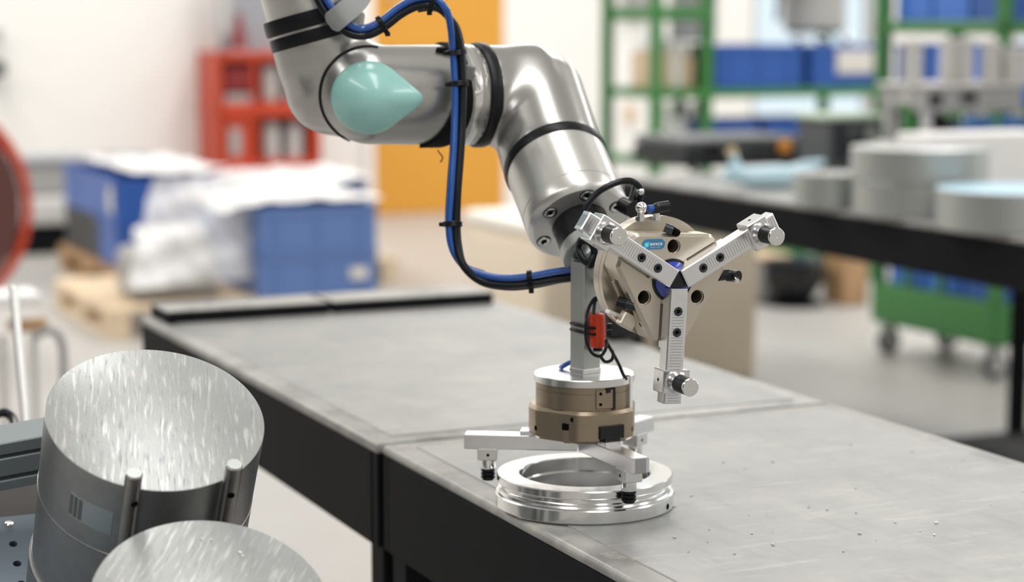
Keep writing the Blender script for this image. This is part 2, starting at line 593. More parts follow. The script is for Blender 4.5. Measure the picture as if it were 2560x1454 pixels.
def sd_mesh(f, lo, hi, h):
    lo, hi = np.array(lo), np.array(hi)
    n = np.ceil((hi - lo) / h).astype(int) + 1
    ax = [lo[i] + h * np.arange(n[i]) for i in range(3)]
    G = np.stack(np.meshgrid(*ax, indexing='ij'), -1)
    D = f(G)
    s = D < 0
    cs = sum(s[i:n[0] - 1 + i, j:n[1] - 1 + j, k:n[2] - 1 + k].astype(np.int8) for i in (0, 1) for j in (0, 1) for k in (0, 1))
    act = (cs > 0) & (cs < 8)
    idx = np.full(act.shape, -1, int)
    cells = np.argwhere(act)
    idx[act] = np.arange(len(cells))
    acc = np.zeros((len(cells), 3))
    cnt = np.zeros(len(cells))
    crn = [np.array(c) for c in ((0, 0, 0), (1, 0, 0), (0, 1, 0), (0, 0, 1), (1, 1, 0), (1, 0, 1), (0, 1, 1), (1, 1, 1))]
    for a in crn:
        for d in range(3):
            if a[d] == 0:
                e = np.zeros(3, int); e[d] = 1
                A = cells + a
                B = A + e
                da = D[A[:, 0], A[:, 1], A[:, 2]]
                db = D[B[:, 0], B[:, 1], B[:, 2]]
                x = (da < 0) != (db < 0)
                t = np.where(x, da / np.where(np.abs(da - db) < 1e-12, 1, da - db), 0)
                acc[x] += (A + t[:, None] * e)[x]
                cnt[x] += 1
    vs = lo + h * acc / cnt[:, None]
    for _ in range(3):
        d0 = f(vs)
        gr = np.stack([(f(vs + h * 0.3 * np.eye(3)[i]) - f(vs - h * 0.3 * np.eye(3)[i])) / (0.6 * h) for i in range(3)], -1)
        g2 = (gr * gr).sum(-1)
        vs = vs - gr * (d0 / np.maximum(g2, 0.2))[:, None] * 0.9
    fs = []
    for d in range(3):
        e = np.zeros(3, int); e[d] = 1
        u, v = [np.eye(3, dtype=int)[i] for i in range(3) if i != d]
        sl0 = tuple(slice(0, n[i] - 1) if i == d else slice(1, n[i] - 1) for i in range(3))
        sl1 = tuple(slice(1, n[i]) if i == d else slice(1, n[i] - 1) for i in range(3))
        x = np.argwhere(s[sl0] != s[sl1]) + (1 - e)
        neg = s[x[:, 0], x[:, 1], x[:, 2]]
        q = np.stack([idx[tuple((x - c).T)] for c in (u + v, v, 0 * u, u)], -1)
        flip = neg if d != 1 else ~neg
        q = np.where(flip[:, None], q, q[:, ::-1])
        fs.append(q)
    fs = np.concatenate(fs)
    return [Vector(v) for v in vs], [tuple(int(i) for i in q) for q in fs if min(q) >= 0]


# ================================================================== THE ROOM
def slab(name, p0, p1, q0, q1, z0, z1, m, kind='structure', parent=None):
    o = MB().box(((p0 + p1) / 2, (q0 + q1) / 2, (z0 + z1) / 2), (p1 - p0, q1 - q0, z1 - z0)).build(name, m, parent)
    if not parent:
        o.rotation_euler = (0, 0, PHI)
        o['kind'] = kind
    return o


QB = 14.07                         # back wall
PL, PR, QF = -9.0, 15.6, -6.0
slab('floor', PL, PR, QF, QB, -0.1, 0, 'floor')
slab('ceiling', PL, PR, QF, QB, 5.0, 5.1, 'ceiling')
slab('wall_left', PL - 0.15, PL, QF, QB, 0, 5, 'wall_grey')
slab('wall_right', PR, PR + 0.15, QF, QB, 0, 5, 'wall')
slab('wall_front', PL, PR, QF - 0.15, QF, 0, 5, 'wall_front')
# back wall with two window openings
wb = empty('wall_back', (0, 0, 0), PHI)
wb['kind'] = 'structure'
WIN = [(8.55, 9.75, 0.62, 2.7), (11.25, 13.2, 0.62, 2.7)]
m_ = MB()
edges = [PL] + [e for w in WIN for e in w[:2]] + [PR]
for a, b in zip(edges[::2], edges[1::2]):
    m_.box(((a + b) / 2, QB + 0.1, 2.5), (b - a, 0.2, 5))
for a, b, z0, z1 in WIN:
    m_.box(((a + b) / 2, QB + 0.1, z0 / 2), (b - a, 0.2, z0))
    m_.box(((a + b) / 2, QB + 0.1, (z1 + 5) / 2), (b - a, 0.2, 5 - z1))
m_.build('wall_panel', 'wall', wb)
for i, (a, b, z0, z1) in enumerate(WIN):
    w = empty(f'window_{i + 1}', (0, 0, 0), PHI)
    w['kind'] = 'structure'
    f = MB()
    t = 0.06
    for (x, z, sx, sz) in (((a + b) / 2, z0 + t / 2, b - a, t), ((a + b) / 2, z1 - t / 2, b - a, t),
                           (a + t / 2, (z0 + z1) / 2, t, z1 - z0), (b - t / 2, (z0 + z1) / 2, t, z1 - z0)):
        f.box((x, QB + 0.06, z), (sx, 0.08, sz))
    f.build('window_frame', 'frame_grey', w)
    MB().box(((a + b) / 2, QB + 0.07, (z0 + z1) / 2), (b - a - 0.1, 0.012, z1 - z0 - 0.1)).build('pane', 'glass', w)
slab('baseboard_back', PL, 4.6, QB - 0.02, QB, 0, 0.1, 'frame_grey')


def on_wall(px, py, off=0.0):
    """room coordinates (p, z) of a photo point on the back wall plane"""
    r = FW + XR * ((px - 1280) / FPX) - UP * ((py - 727) / FPX)
    t = (QB - off - CAM.dot(FY)) / r.dot(FY)
    P = CAM + r * t
    return P.dot(BX), P.z


# orange door
p0, _ = on_wall(932, 300)
p1, _ = on_wall(1254, 300)
dr = empty('door_1', (0, 0, 0), PHI)
dr['kind'] = 'structure'
MB().box(((p0 + p1) / 2, QB - 0.025, 1.075), (p1 - p0, 0.05, 2.15), 0.006).build('door_leaf', 'door', dr)
f = MB()
for x in (p0 - 0.035, p1 + 0.035):
    f.box((x, QB - 0.02, 1.1), (0.07, 0.04, 2.2))
f.box(((p0 + p1) / 2, QB - 0.02, 2.185), (p1 - p0, 0.04, 0.07))
f.build('door_frame', 'white', dr)
h = MB().cyl((p0 + 0.08, QB - 0.05, 1.62), (p0 + 0.08, QB - 0.1, 1.62), 0.012).cyl((p0 + 0.08, QB - 0.1, 1.62), (p0 + 0.2, QB - 0.1, 1.62), 0.01)
h.build('door_handle', 'steel', dr)

# ================================================================== WORKBENCHES
def bench(name, loc, width, length, label, legs, far_ledge=False, shelf=False, ht=0.9, rough=0.004):
    """local x across, y into the room; top surface at ht"""
    r = empty(name, loc, PHI, label, 'workbench')
    MB().box((width / 2, length / 2, ht - 0.007), (width, length, 0.014), rough, seg=3).build('rim', 'table_rim', r)
    MB().box((width / 2, length / 2, ht - 0.005), (width - 0.07, length - 0.07, 0.0126), 0.0012).build('top_sheet', 'table_top', r)
    for (c, s) in (((width / 2, 0.011, 0), (width - 0.004, 0.02)), ((width / 2, length - 0.011, 0), (width - 0.004, 0.02)),
                   ((0.011, length / 2, 0), (0.02, length - 0.044)), ((width - 0.011, length / 2, 0), (0.02, length - 0.044))):
        MB().box((c[0], c[1], ht - 0.077), (s[0], s[1], 0.127), 0.002).build('apron_board', 'black_steel', r)
    for (x, y) in legs:
        lg = MB().box((x, y, (ht - 0.1 + 0.02) / 2), (0.05, 0.05, ht - 0.12), 0.003).build('leg', 'black_steel', r)
        MB().cyl((x, y, 0), (x, y, 0.02), 0.028, n=20).build('foot', 'steel', lg)
    return r


TS = Vector((-0.178, 2.57, 0))     # joint between the two near benches, on their left edge
W1 = 0.70
t1 = bench('workbench', TS, W1, 1.25, 'grey topped black workbench behind the gripper, far end fitted with a raised bar',
           ((0.04, 0.04), (W1 - 0.04, 0.04), (0.04, 1.21), (W1 - 0.04, 1.21)))
# raised stop bars at the far end
for x_, w_ in ((0.175, 0.31), (0.505, 0.33)):
    sb_ = MB().box((x_, 1.188, 0.9105), (w_, 0.118, 0.022), 0.0015).build('stop_bar', 'black_steel', t1)
    MB().box((x_, 1.188, 0.9225), (w_, 0.118, 0.003), 0.0012).build('bar_top', 'table_rim', sb_)
t2 = bench('workbench', TS - FY * 1.262 + BX * 0.004, W1, 1.255, 'scuffed grey workbench carrying the shiny ring in the foreground',
           ((0.04, 0.04), (W1 - 0.04, 0.04), (0.034, 1.215), (W1 - 0.04, 1.215)), rough=0.0068)
# black clamp on the right edge of the far bench
o = empty('edge_clamp', PZ(1549, 846, 0.9014), PHI, 'small black block clamp on the far workbench edge behind the front gripper', 'clamp')
MB().box((0, 0.03, 0.028), (0.062, 0.10, 0.056), 0.006).build('clamp_body', 'black_plastic', o)
MB().box((0, 0.03, 0.062), (0.04, 0.06, 0.012), 0.004).build('clamp_lever', 'black_steel', o)
# swarf crumbs on the near bench
sw = MB()
for _ in range(46):
    x, y = random.uniform(0.1, 0.66), random.uniform(0.55, 1.0)
    a = random.uniform(0, 6.3)
    s_ = random.uniform(0.0008, 0.0022)
    sw.box((x, y, 0.9014 + s_ * 0.4), (s_ * random.uniform(1, 2.5), s_, s_ * 0.8), M=Matrix.Translation((x, y, 0)) @ Matrix.Rotation(a, 4, 'Z') @ Matrix.Translation((-x, -y, 0)))
o = sw.build('metal_crumbs', 'alu_bright')
o.matrix_world = t2.matrix_world
o.location = t2.location
o.rotation_euler = (0, 0, PHI)
tag(o, 'tiny bright metal crumbs scattered on the scuffed near workbench', 'swarf', kind='stuff')

LB, WB = 3.1, 1.15
BO = Vector((0.377, 7.10, 0)) - FY * LB          # near left corner of the rear bench


def bench_local(P):
    d = P - BO
    return d.dot(BX), d.dot(FY)


legp = bench_local(PZ(2540, 1094, 0))
t3 = bench('workbench', BO, WB, LB, 'long black workbench at the rear, loaded with aluminium discs and a tool case',
           ((0.05, LB - 0.05), (0.17, LB - 0.05), (0.05, 0.05), (WB - 0.05, 0.05), (legp[0], legp[1])))
o = MB().box((0, 0, 0.006), (1.6, 1.0, 0.012), 0.004).build('floor_mat', 'mat')
P = PZ(2440, 1108, 0)
o.location = P + BX * 0.62 - FY * 0.42
o.rotation_euler = (0, 0, PHI)
tag(o, 'black rubber mat on the floor under the long rear workbench', 'mat')

# ================================================================== RING ON THE NEAR BENCH
CX, CY = 0.083, 2.238              # common axis of the ring and the gripper above it
ZT = 0.9013
RZ = 1.12
r = empty('machined_ring', (CX, CY, ZT), 0, 'shiny turned aluminium ring with a groove, standing on the near workbench', 'ring')
prof = [(0.072, 0.0), (0.1000, 0), (0.1022, 0.002), (0.1022, 0.0135), (0.101, 0.0148), (0.0985, 0.0155), (0.0975, 0.0175), (0.0985, 0.0185), (0.0985, 0.0195), (0.0950, 0.0202),
        (0.0950, 0.0232), (0.0975, 0.0240), (0.0995, 0.0252), (0.1004, 0.0262), (0.1004, 0.0325), (0.0994, 0.0335), (0.0755, 0.0335), (0.0742, 0.0325), (0.0742, 0.020), (0.072, 0.0185)]
prof = [(a_, b_ * RZ) for a_, b_ in prof]
MB().lathe(prof, n=160, closed=True).build('ring_body', 'alu_bright', r, angle=20)
MB().cyl((0.0905, -0.0440, 0.0075), (0.0922, -0.0448, 0.0075), 0.0034, n=20).build('port', 'dark_hole', r)


# ================================================================== GRIPPERS
def poly_body(inr, R, angs, n=120):
    pts = []
    for i in range(n):
        a = 2 * math.pi * i / n
        rr = R
        for t in angs:
            c = math.cos(a - t)
            if c > 0.05:
                rr = min(rr, inr / c)
        pts.append((rr * math.cos(a), rr * math.sin(a)))
    return pts


def rot(a):
    return Matrix.Rotation(a, 4, 'Z')


def gripper(label, jaw_deg, L, long_pin, body_mat, inr, R, Rb=None):
    g = empty('three_jaw_gripper', (0, 0, 0), 0, label, 'gripper', 'three-jaw grippers on the robot')
    J = [math.radians(a) for a in jaw_deg]
    opp = [a + math.pi for a in J]
    b = MB().prism(poly_body(inr, R, opp), -0.036, 0, 0.0035)
    body = b.build('gripper_body', body_mat, g)
    c = MB()
    for a in opp:
        c.cyl((0.0365 * math.cos(a), 0.0365 * math.sin(a), -0.028), (0.0365 * math.cos(a), 0.0365 * math.sin(a), 0.01), 0.0078, n=32)
    for a in J:                                    # guide slots for the jaws
        c.box((0.055, 0, 0), (0.06, 0.024, 0.010), M=rot(a))
    for a in opp:                                  # side recesses
        if not Rb:
            c.box((inr + 0.002, -0.012, -0.020), (0.012, 0.03, 0.010), M=rot(a))
        c.cyl((inr - 0.012, 0.028, -0.012), (inr + 0.02, 0.028, -0.012), 0.0028, n=16, M=rot(a))
    cut(body, c)
    for a in opp:
        x, y = 0.0365 * math.cos(a), 0.0365 * math.sin(a)
        MB().cyl((x, y, -0.0275), (x, y, -0.026), 0.0076, n=32).build('bore', 'dark_hole', g)
        MB().torus((x, y, -0.004), (0, 0, 1), 0.0078, 0.0007, 40, 8).build('bore_sleeve', 'champagne', g)
    MB().cyl((0, 0, -0.030), (0, 0, 0.0012), 0.0235, n=64).build('cap_seat', 'black_plastic', g)
    MB().lathe([(0.0205, 0.001), (0.0205, 0.003), (0.017, 0.0052), (0.009, 0.0066), (0, 0.007)], n=64).build('centre_cap', 'blue_dome', g)
    MB().prism([(0.011 * math.cos(a), 0.011 * math.sin(a)) for a in opp], 0.006, 0.0145).build('centre_plug', 'black_plastic', g)
    if Rb:
        MB().lathe([(0, -0.0625), (Rb, -0.0625), (Rb, -0.0552), (Rb - 0.0006, -0.0550), (Rb - 0.0006, -0.0545), (Rb, -0.0543), (Rb, -0.036), (0, -0.036)], n=96).build('back_housing', body_mat, g)
    else:
        MB().lathe([(0, -0.062), (R - 0.004, -0.062), (R - 0.002, -0.060), (R - 0.002, -0.0475), (R - 0.004, -0.0465), (R - 0.004, -0.0445), (R - 0.001, -0.0435), (R - 0.001, -0.036), (0, -0.036)], n=96).build('back_housing', body_mat, g)
    # jaws
    hw = 0.0105
    for k, a in enumerate(J):
        jb = MB()
        jb.prism([(0.0068, -hw * 0.96), (0.0068, hw * 0.96), (0.010, hw), (L, hw), (L, -hw), (0.010, -hw)], 0.0015, 0.019, 0.0012)
        jb.box((0.045, 0, -0.0005), (0.055, 0.020, 0.006), 0.0006)
        jw = jb.build('jaw', 'jaw', g)
        jw.matrix_local = rot(a)
        for x in (0.0310, 0.0535):
            bo = MB().lathe([(0, 0.0185), (0.0018, 0.0185), (0.0022, 0.0192), (0.0028, 0.0198), (0.0044, 0.0198), (0.0050, 0.0192), (0.0050, 0.0182)], (x, 0, 0), n=28)
            bo.build('bolt', 'screw', jw)
            MB().cyl((x, 0, 0.0186), (x, 0, 0.01925), 0.0026, n=6).build('socket', 'dark_hole', jw)
        xc = L - 0.0245 if long_pin else L - 0.0265
        cl = MB()
        if long_pin:
            cl.box((xc, 0, 0.0125), (0.025, 0.0315, 0.0245), 0.0009)
        else:
            cl.box((xc, 0, 0.0250), (0.0225, 0.0215, 0.0140), 0.0008)
        ck = cl.build('clamp_block', 'alu', jw)
        sy_, sz_ = (0.01565, 0.012) if long_pin else (0.01065, 0.0255)
        for s_ in (-1, 1):
            MB().cyl((xc - 0.001, s_ * (sy_ - 0.0006), sz_), (xc - 0.001, s_ * (sy_ + 0.0002), sz_), 0.0018, n=16).build('set_screw', 'dark_hole', ck)
        zb = 0.0247 if long_pin else 0.0320
        if long_pin:
            MB().lathe([(0, zb), (0.0125, zb), (0.0125, zb + 0.0025), (0.0112, zb + 0.0045), (0.0100, zb + 0.009), (0, zb + 0.009)], (xc, 0, 0), n=40).build('collar', 'alu', jw)
            pr = [(0, zb + 0.009)]
            for i in range(12):
                z = zb + 0.009 + i * 0.0018
                pr += [(0.0094, z), (0.0094, z + 0.0012), (0.0089, z + 0.0014), (0.0089, z + 0.0017)]
            pr += [(0.0094, zb + 0.031), (0, zb + 0.031)]
            MB().lathe(pr, (xc, 0, 0), n=36).build('knurled_pad', 'rubber', jw)
            MB().lathe([(0, zb + 0.0308), (0.0096, zb + 0.0308), (0.0096, zb + 0.0328), (0.0088, zb + 0.0336), (0.0012, zb + 0.0336), (0, zb + 0.033)], (xc, 0, 0), n=40).build('pin_end', 'steel', jw, angle=12)
        else:
            MB().lathe([(0, zb), (0.0086, zb), (0.0086, zb + 0.0095), (0.0078, zb + 0.0110), (0, zb + 0.0110)], (xc, 0, 0), n=36).build('collar', 'alu_bright', jw)
            pr = [(0, zb + 0.0108)]
            for i in range(3):
                z = zb + 0.0108 + i * 0.0042
                pr += [(0.0062, z), (0.0082, z + 0.0006), (0.0082, z + 0.0028), (0.0064, z + 0.0034)]
            pr += [(0.0066, zb + 0.0243), (0, zb + 0.0243)]
            MB().lathe(pr, (xc, 0, 0), n=32).build('rubber_pad', 'rubber', jw)
    return g


def hose_fitting(parent, p, out, name='hose_fitting', m='steel', r=0.0045, elbow=None, blue=False):
    p, out = Vector(p), Vector(out).normalized()
    f = MB().cyl(p, p + out * 0.004, r * 1.25, n=6)
    f.cyl(p + out * 0.004, p + out * 0.009, r * 0.8, n=20)
    o = f.build(name, 'steel', parent)
    if elbow:
        e = Vector(elbow).normalized()
        b = MB().tube([p + out * 0.008, p + out * 0.013, p + out * 0.014 + e * 0.006, p + out * 0.0145 + e * 0.014], r * 1.25, n=16)
        b.build('elbow', 'black_plastic', o)
        if blue:
            MB().cyl(p + out * 0.0125 - e * 0.010, p + out * 0.0125 - e * 0.004, r * 1.0, n=18).build('release_ring', 'cable_blue', o)
    else:
        MB().sphere(p + out * 0.014, r * 1.45).build('ball', m, o)
    return o


# --- lower gripper: points straight down over the ring
ZG = 0.9835
g1 = gripper('bronze three-jaw gripper hanging upright over the shiny ring', (95.4, 215.4, 335.4), 0.1365, False, 'bronze', 0.0570, 0.0630, 0.0550)
g1.matrix_world = frame((CX - 0.001, CY, ZG), (0, 0, -1), (-1, 0, 0))
MB().lathe([(0, -0.0705), (0.0562, -0.0705), (0.0572, -0.0697), (0.0572, -0.0625), (0, -0.0625)], n=96).build('top_plate', 'alu', g1)
# covers, sensors and slots on its sides (local +y is toward the photo's left)
def side_piece(g, name, az, z, s, R, m, bevel=0.0008):
    """box on the side wall; az: world azimuth in degrees from the camera direction, positive to the right"""
    d = Vector((math.sin(math.radians(az)), -math.cos(math.radians(az)), 0))
    dl = g.matrix_world.to_3x3().inverted() @ d
    t = Matrix.Rotation(math.atan2(dl.y, dl.x), 4, 'Z')
    return MB().box((R, 0, z), s, bevel, M=t).build(name, m, g)


bpy.context.view_layer.update()
side_piece(g1, 'sensor_cover', 27, -0.013, (0.012, 0.031, 0.015), 0.0595, 'black_plastic')
side_piece(g1, 'sensor_cover', 27, -0.0030, (0.013, 0.020, 0.012), 0.0600, 'black_plastic')
side_piece(g1, 'guide_slot', -21, -0.0185, (0.006, 0.0115, 0.008), 0.0566, 'dark_hole')
side_piece(g1, 'slot_key', -21, -0.0070, (0.006, 0.0080, 0.014), 0.0566, 'bronze')
side_piece(g1, 'side_bracket', 22, -0.049, (0.012, 0.021, 0.022), 0.0500, 'bronze')
side_piece(g1, 'bracket_clip', 30, -0.0585, (0.008, 0.013, 0.006), 0.0525, 'black_plastic')
side_piece(g1, 'bracket_clip', 34, -0.0465, (0.008, 0.006, 0.02), 0.0525, 'black_plastic')
side_piece(g1, 'shaft_cover', 64, -0.052, (0.010, 0.008, 0.040), 0.0535, 'alu')
for az, z, rr, rad in ((-14, -0.0275, 0.0028, 0.0615), (17, -0.0555, 0.0018, 0.0567), (17, -0.0435, 0.0018, 0.0567)):
    d = g1.matrix_world.to_3x3().inverted() @ Vector((math.sin(math.radians(az)), -math.cos(math.radians(az)), 0))
    MB().cyl(d * (rad - 0.004) + Vector((0, 0, z)), d * rad + Vector((0, 0, z)), rr, n=18).build('screw_hole', 'dark_hole', g1)

# --- front gripper: faces the camera
NF = V(0.375, -0.13, 0.92).normalized()
HUB = W(1700, 706, 2.12)
g2 = gripper('champagne three-jaw gripper facing the camera with knurled pins', (150.5, 30.5, 270), 0.1305, True, 'champagne', 0.050, 0.0670)
g2.matrix_world = frame(HUB - NF * 0.019, NF, UP)
# blue name plate, printed upside down as it hangs
lx, ly = -0.0245, 0.0385
pl = MB()
n_ = 12
pts = []
for i in range(n_ + 1):
    a = math.pi / 2 + math.pi * i / n_
    pts.append((-0.0078 + 0.0056 * math.cos(a), 0.0056 * math.sin(a)))
for i in range(n_ + 1):
    a = -math.pi / 2 + math.pi * i / n_
    pts.append((0.0078 + 0.0056 * math.cos(a), 0.0056 * math.sin(a)))
LBL = Matrix.Translation((lx, ly, 0)) @ rot(math.radians(2.5))
np_ = MB().prism(pts, 0, 0.0006).build('name_plate', 'label_blue', g2, M=LBL)
np_['label'] = 'blue pill-shaped name plate with white lettering'


def text_mesh(s, size, m, parent, M, ext=0.00008):
    cu = bpy.data.curves.new('txt', 'FONT')
    cu.body = s
    cu.size = size
    cu.align_x = 'CENTER'
    cu.align_y = 'CENTER'
    cu.extrude = ext
    cu.offset = size * 0.018
    t = bpy.data.objects.new('txt', cu)
    COL.objects.link(t)
    bpy.context.view_layer.update()
    me = bpy.data.meshes.new_from_object(t.evaluated_get(bpy.context.evaluated_depsgraph_get()))
    bpy.data.objects.remove(t)
    me.materials.clear()
    me.materials.append(MT[m])
    o = bpy.data.objects.new('lettering', me)
    COL.objects.link(o)
    o.parent = parent
    o.matrix_local = M
    return o


text_mesh('SCHUNK', 0.0038, 'label_white', np_, Matrix.Translation((0.0026, 0.0003, 0.0008)) @ rot(math.pi))
dash = MB()
for i, w_ in enumerate((0.0034, 0.0008, 0.0022, 0.0022)):
    x = 0.0075 - (0, 0.0046, 0.0062, 0.0090)[i]
    dash.box((x - w_ / 2, -0.0031, 0.0007), (w_, 0.00075, 0.0002))
dash.build('small_print', 'label_pale', np_)
em = []
for i in range(18):
    a = 2 * math.pi * i / 18
    em.append((-0.0082 + 0.0026 * math.cos(a), -0.0004 + 0.0026 * math.sin(a)))
e_ = MB().prism(em, 0.0006, 0.00075)
e_.prism([(-0.0084, 0.0022), (-0.0056, 0.0030), (-0.0058, 0.0002)], 0.0006, 0.00075)
e_.prism([(-0.0080, -0.0030), (-0.0110, -0.0036), (-0.0107, -0.0008)], 0.0006, 0.00075)
e_.build('emblem', 'label_cyan', np_)
MB().cyl((-0.0082, -0.0004, 0.0007), (-0.0082, -0.0004, 0.0009), 0.0005, n=12).build('emblem_dot', 'label_white', np_)
# hose fittings and sensors around its rim
inv = g2.matrix_world.inverted()


def gl(px, py, w=0.0):
    """gripper-local point seen at a photo pixel, at height w over its face"""
    o_ = inv @ CAM
    d_ = inv.to_3x3() @ (FW + XR * ((px - 1280) / FPX) - UP * ((py - 727) / FPX))
    return o_ + d_ * ((w - o_.z) / d_.z)


hose_fitting(g2, gl(1600, 552, -0.030), (0.05, 1, 0), m='steel')
hose_fitting(g2, gl(1640, 550, -0.030), (0, 1, 0), elbow=(1, 0.1, 0.1), blue=True)
p_ = gl(1672, 572, -0.006)
bs = MB().cyl(p_ + Vector((-0.006, 0.002, 0.002)), p_ + Vector((0.002, -0.001, 0.006)), 0.0052, n=24)
bs.build('sensor_bolt', 'screw', g2)
MB().cyl(p_ + Vector((0.002, -0.001, 0.0062)), p_ + Vector((0.009, -0.004, 0.0045)), 0.0040, n=6).build('bolt_recess', 'dark_hole', g2)
p_ = gl(1808, 688, -0.024)
MB().cyl(p_ - Vector((0.006, 0, 0)), p_ + Vector((0.006, 0.001, 0)), 0.0062, n=24).build('hose_elbow', 'black_plastic', g2)
MB().tube([p_ + Vector((0.004, 0, 0)), p_ + Vector((0.010, 0.0, 0.003)), p_ + Vector((0.013, 0, 0.010))], 0.0066, n=18).build('hose_elbow', 'black_plastic', g2)
MB().cyl(p_ + Vector((0.009, -0.002, 0.012)), p_ + Vector((0.007, -0.0035, 0.020)), 0.0026, n=18).build('valve_nipple', 'steel', g2)
p_ = gl(1568, 760, -0.012)
MB().cyl(p_ + Vector((-0.008, 0.002, -0.006)), p_ + Vector((-0.001, 0, 0)), 0.0062, n=26).build('sensor_sleeve', 'black_plastic', g2)
MB().cyl(p_ + Vector((-0.003, 0.001, -0.002)), p_ + Vector((0.006, -0.001, 0.006)), 0.0058, n=26).build('sensor_head', 'screw', g2)
p_ = gl(1568, 800, -0.020)
MB().box(p_, (0.018, 0.016, 0.012), 0.0012, M=Matrix.Translation(p_) @ rot(math.radians(-28)) @ Matrix.Translation(-p_)).build('sensor_bracket', 'champagne', g2)
p_ = gl(1540, 786, -0.030)
MB().box(p_, (0.022, 0.005, 0.012), 0.0008, M=Matrix.Translation(p_) @ rot(math.radians(-22)) @ Matrix.Translation(-p_)).build('bracket_arm', 'alu', g2)
for d_ in (0.0, 0.020):                            # fins on the lower left flank
    MB().box((-0.0530 + d_ * 0.2, -0.001, -0.024 + d_ * 0.55), (0.003, 0.05, 0.004), 0.0005, M=rot(math.radians(28))).build('flank_rail', 'champagne', g2)

# --- mounting bracket between arm, post and both grippers
mp = empty('gripper_bracket', (CX, CY, ZG + 0.0705), 0, 'pale square metal post with a mount block carrying both grippers', 'bracket')
zt = W(1470, 652, 2.262).z
sq = Matrix.Rotation(math.radians(37.6), 4, 'Z')
MB().box((0, 0, (zt - mp.location.z) / 2), (0.0245, 0.0245, zt - mp.location.z), 0.0008, M=sq).build('post', 'alu_dull', mp)
MB().box((0, 0, 0.003), (0.0262, 0.0262, 0.006), 0.001, M=sq).build('post_foot', 'alu', mp)
TOOL = V(0.262, -0.725, 0.637).normalized()        # tool axis of the arm, pointing out of the flange
FL = W(1450, 560, 2.305)
c0 = FL + TOOL * 0.034
MB().cyl(c0, c0 + TOOL * 0.016, 0.034, n=48, bevel=0.001).build('mount_disc', 'alu_dull', mp, local=False)
MB().cyl(c0 + TOOL * 0.016, W(1478, 668, 2.262), 0.0235, n=40, bevel=0.001).build('mount_block', 'alu_dull', mp, local=False)
bk = HUB - NF * 0.081
MB().cyl(bk, bk - NF * 0.030, 0.045, n=48, bevel=0.001).build('front_plate', 'alu_dull', mp, local=False)
MB().cyl(bk - NF * 0.028, W(1482, 664, 2.262), 0.022, n=32).build('strut', 'alu_dull', mp, local=False)

# --- orange-red plug block tied to the post
pc = CX + 0.0125, CY - 0.0185
zc = lambda py: W(1490, py, 2.24).z
q0, q1 = Vector((pc[0], pc[1], zc(783))), Vector((pc[0] + 0.001, pc[1], zc(872)))
cn = empty('cable_connector', ((q0 + q1) / 2), 0, 'orange-red plug connector strapped to the pale square post', 'connector')
MB().tube([q0, q0 * 0.9 + q1 * 0.1, q0 * 0.5 + q1 * 0.5, q0 * 0.1 + q1 * 0.9, q1], lambda t: 0.0090 * (1 - 0.72 * abs(2 * t - 1) ** 5), n=20).build('connector_shell', 'red_plastic', cn, local=False)
MB().cyl(q1 + Vector((0, 0, 0.002)), q1 + Vector((0, -0.001, -0.004)), 0.0055, n=16).build('connector_end', 'black_plastic', cn, local=False)
for pth in (
    [(1512, 772, 2.235), (1492, 744, 2.236), (1474, 765, 2.232), (1466, 800, 2.222), (1465, 845, 2.222), (1478, 880, 2.226), (1500, 890, 2.228), (1514, 872, 2.222), (1516, 850, 2.226)],
    [(1500, 740, 2.240), (1488, 752, 2.236), (1484, 785, 2.232)],
    [(1500, 888, 2.228), (1512, 903, 2.228), (1528, 900, 2.228), (1533, 884, 2.228), (1524, 868, 2.23), (1516, 856, 2.232)],
    [(1514, 850, 2.228), (1530, 878, 2.232), (1548, 912, 2.235), (1558, 936, 2.236), (1566, 948, 2.238)],
):
    MB().tube([W(*p) for p in pth], 0.0019, n=10).build('lead', 'cable_black', cn, local=False)
for i, py in enumerate((818, 834)):
    loop = []
    zz = zc(py)
    for k in range(24):
        a = 2 * math.pi * k / 24
        ex = Vector((math.cos(a), math.sin(a), 0))
        rad = 0.0185 / max(abs(math.cos(a - math.radians(37.6))), abs(math.sin(a - math.radians(37.6)))) * 0.70
        loop.append(Vector((CX, CY, zz)) + Vector((0.006, -0.010, 0)) * max(0, ex.dot(Vector((0.45, -0.9, 0)))) * 1.2 + ex * max(rad, 0.0145) + Vector((0, 0, -0.0012 * math.cos(a))))
    MB().tube(loop + [loop[0]], 0.0017, n=8, smooth=3).build('cable_tie', 'tie', cn, local=False)
    MB().box(W(1524, py - 3, 2.226), (0.0065, 0.006, 0.0065), 0.001).build('tie_lock', 'tie', cn, local=False)
bl = MB().tube([W(1445, 899, 2.285), W(1428, 904, 2.29), W(1412, 912, 2.29), W(1400, 920, 2.288)], 0.0030, n=12)
o = bl.build('air_hose', 'cable_blue', mp, local=False)


# ================================================================== ROBOT ARM
arm = empty('robot_arm', W(775, -300, 2.36), 0, 'silver robot arm with a teal lid reaching down from above', 'robot arm')
RT = 0.0605
E2 = W(1332, 238, 2.440)                           # wrist elbow
E1 = W(925, 237, 2.355)                            # lid elbow, joint axis towards the camera
S1 = W(834, 214, 2.385)
TUPE = V(-0.262, 0.955, 0.14).normalized()         # upper tube direction
NK = W(797, 100, 2.36)
npv = lambda v: np.array(v[:])

LID = V(-0.10, 0.12, 0.98).normalized()


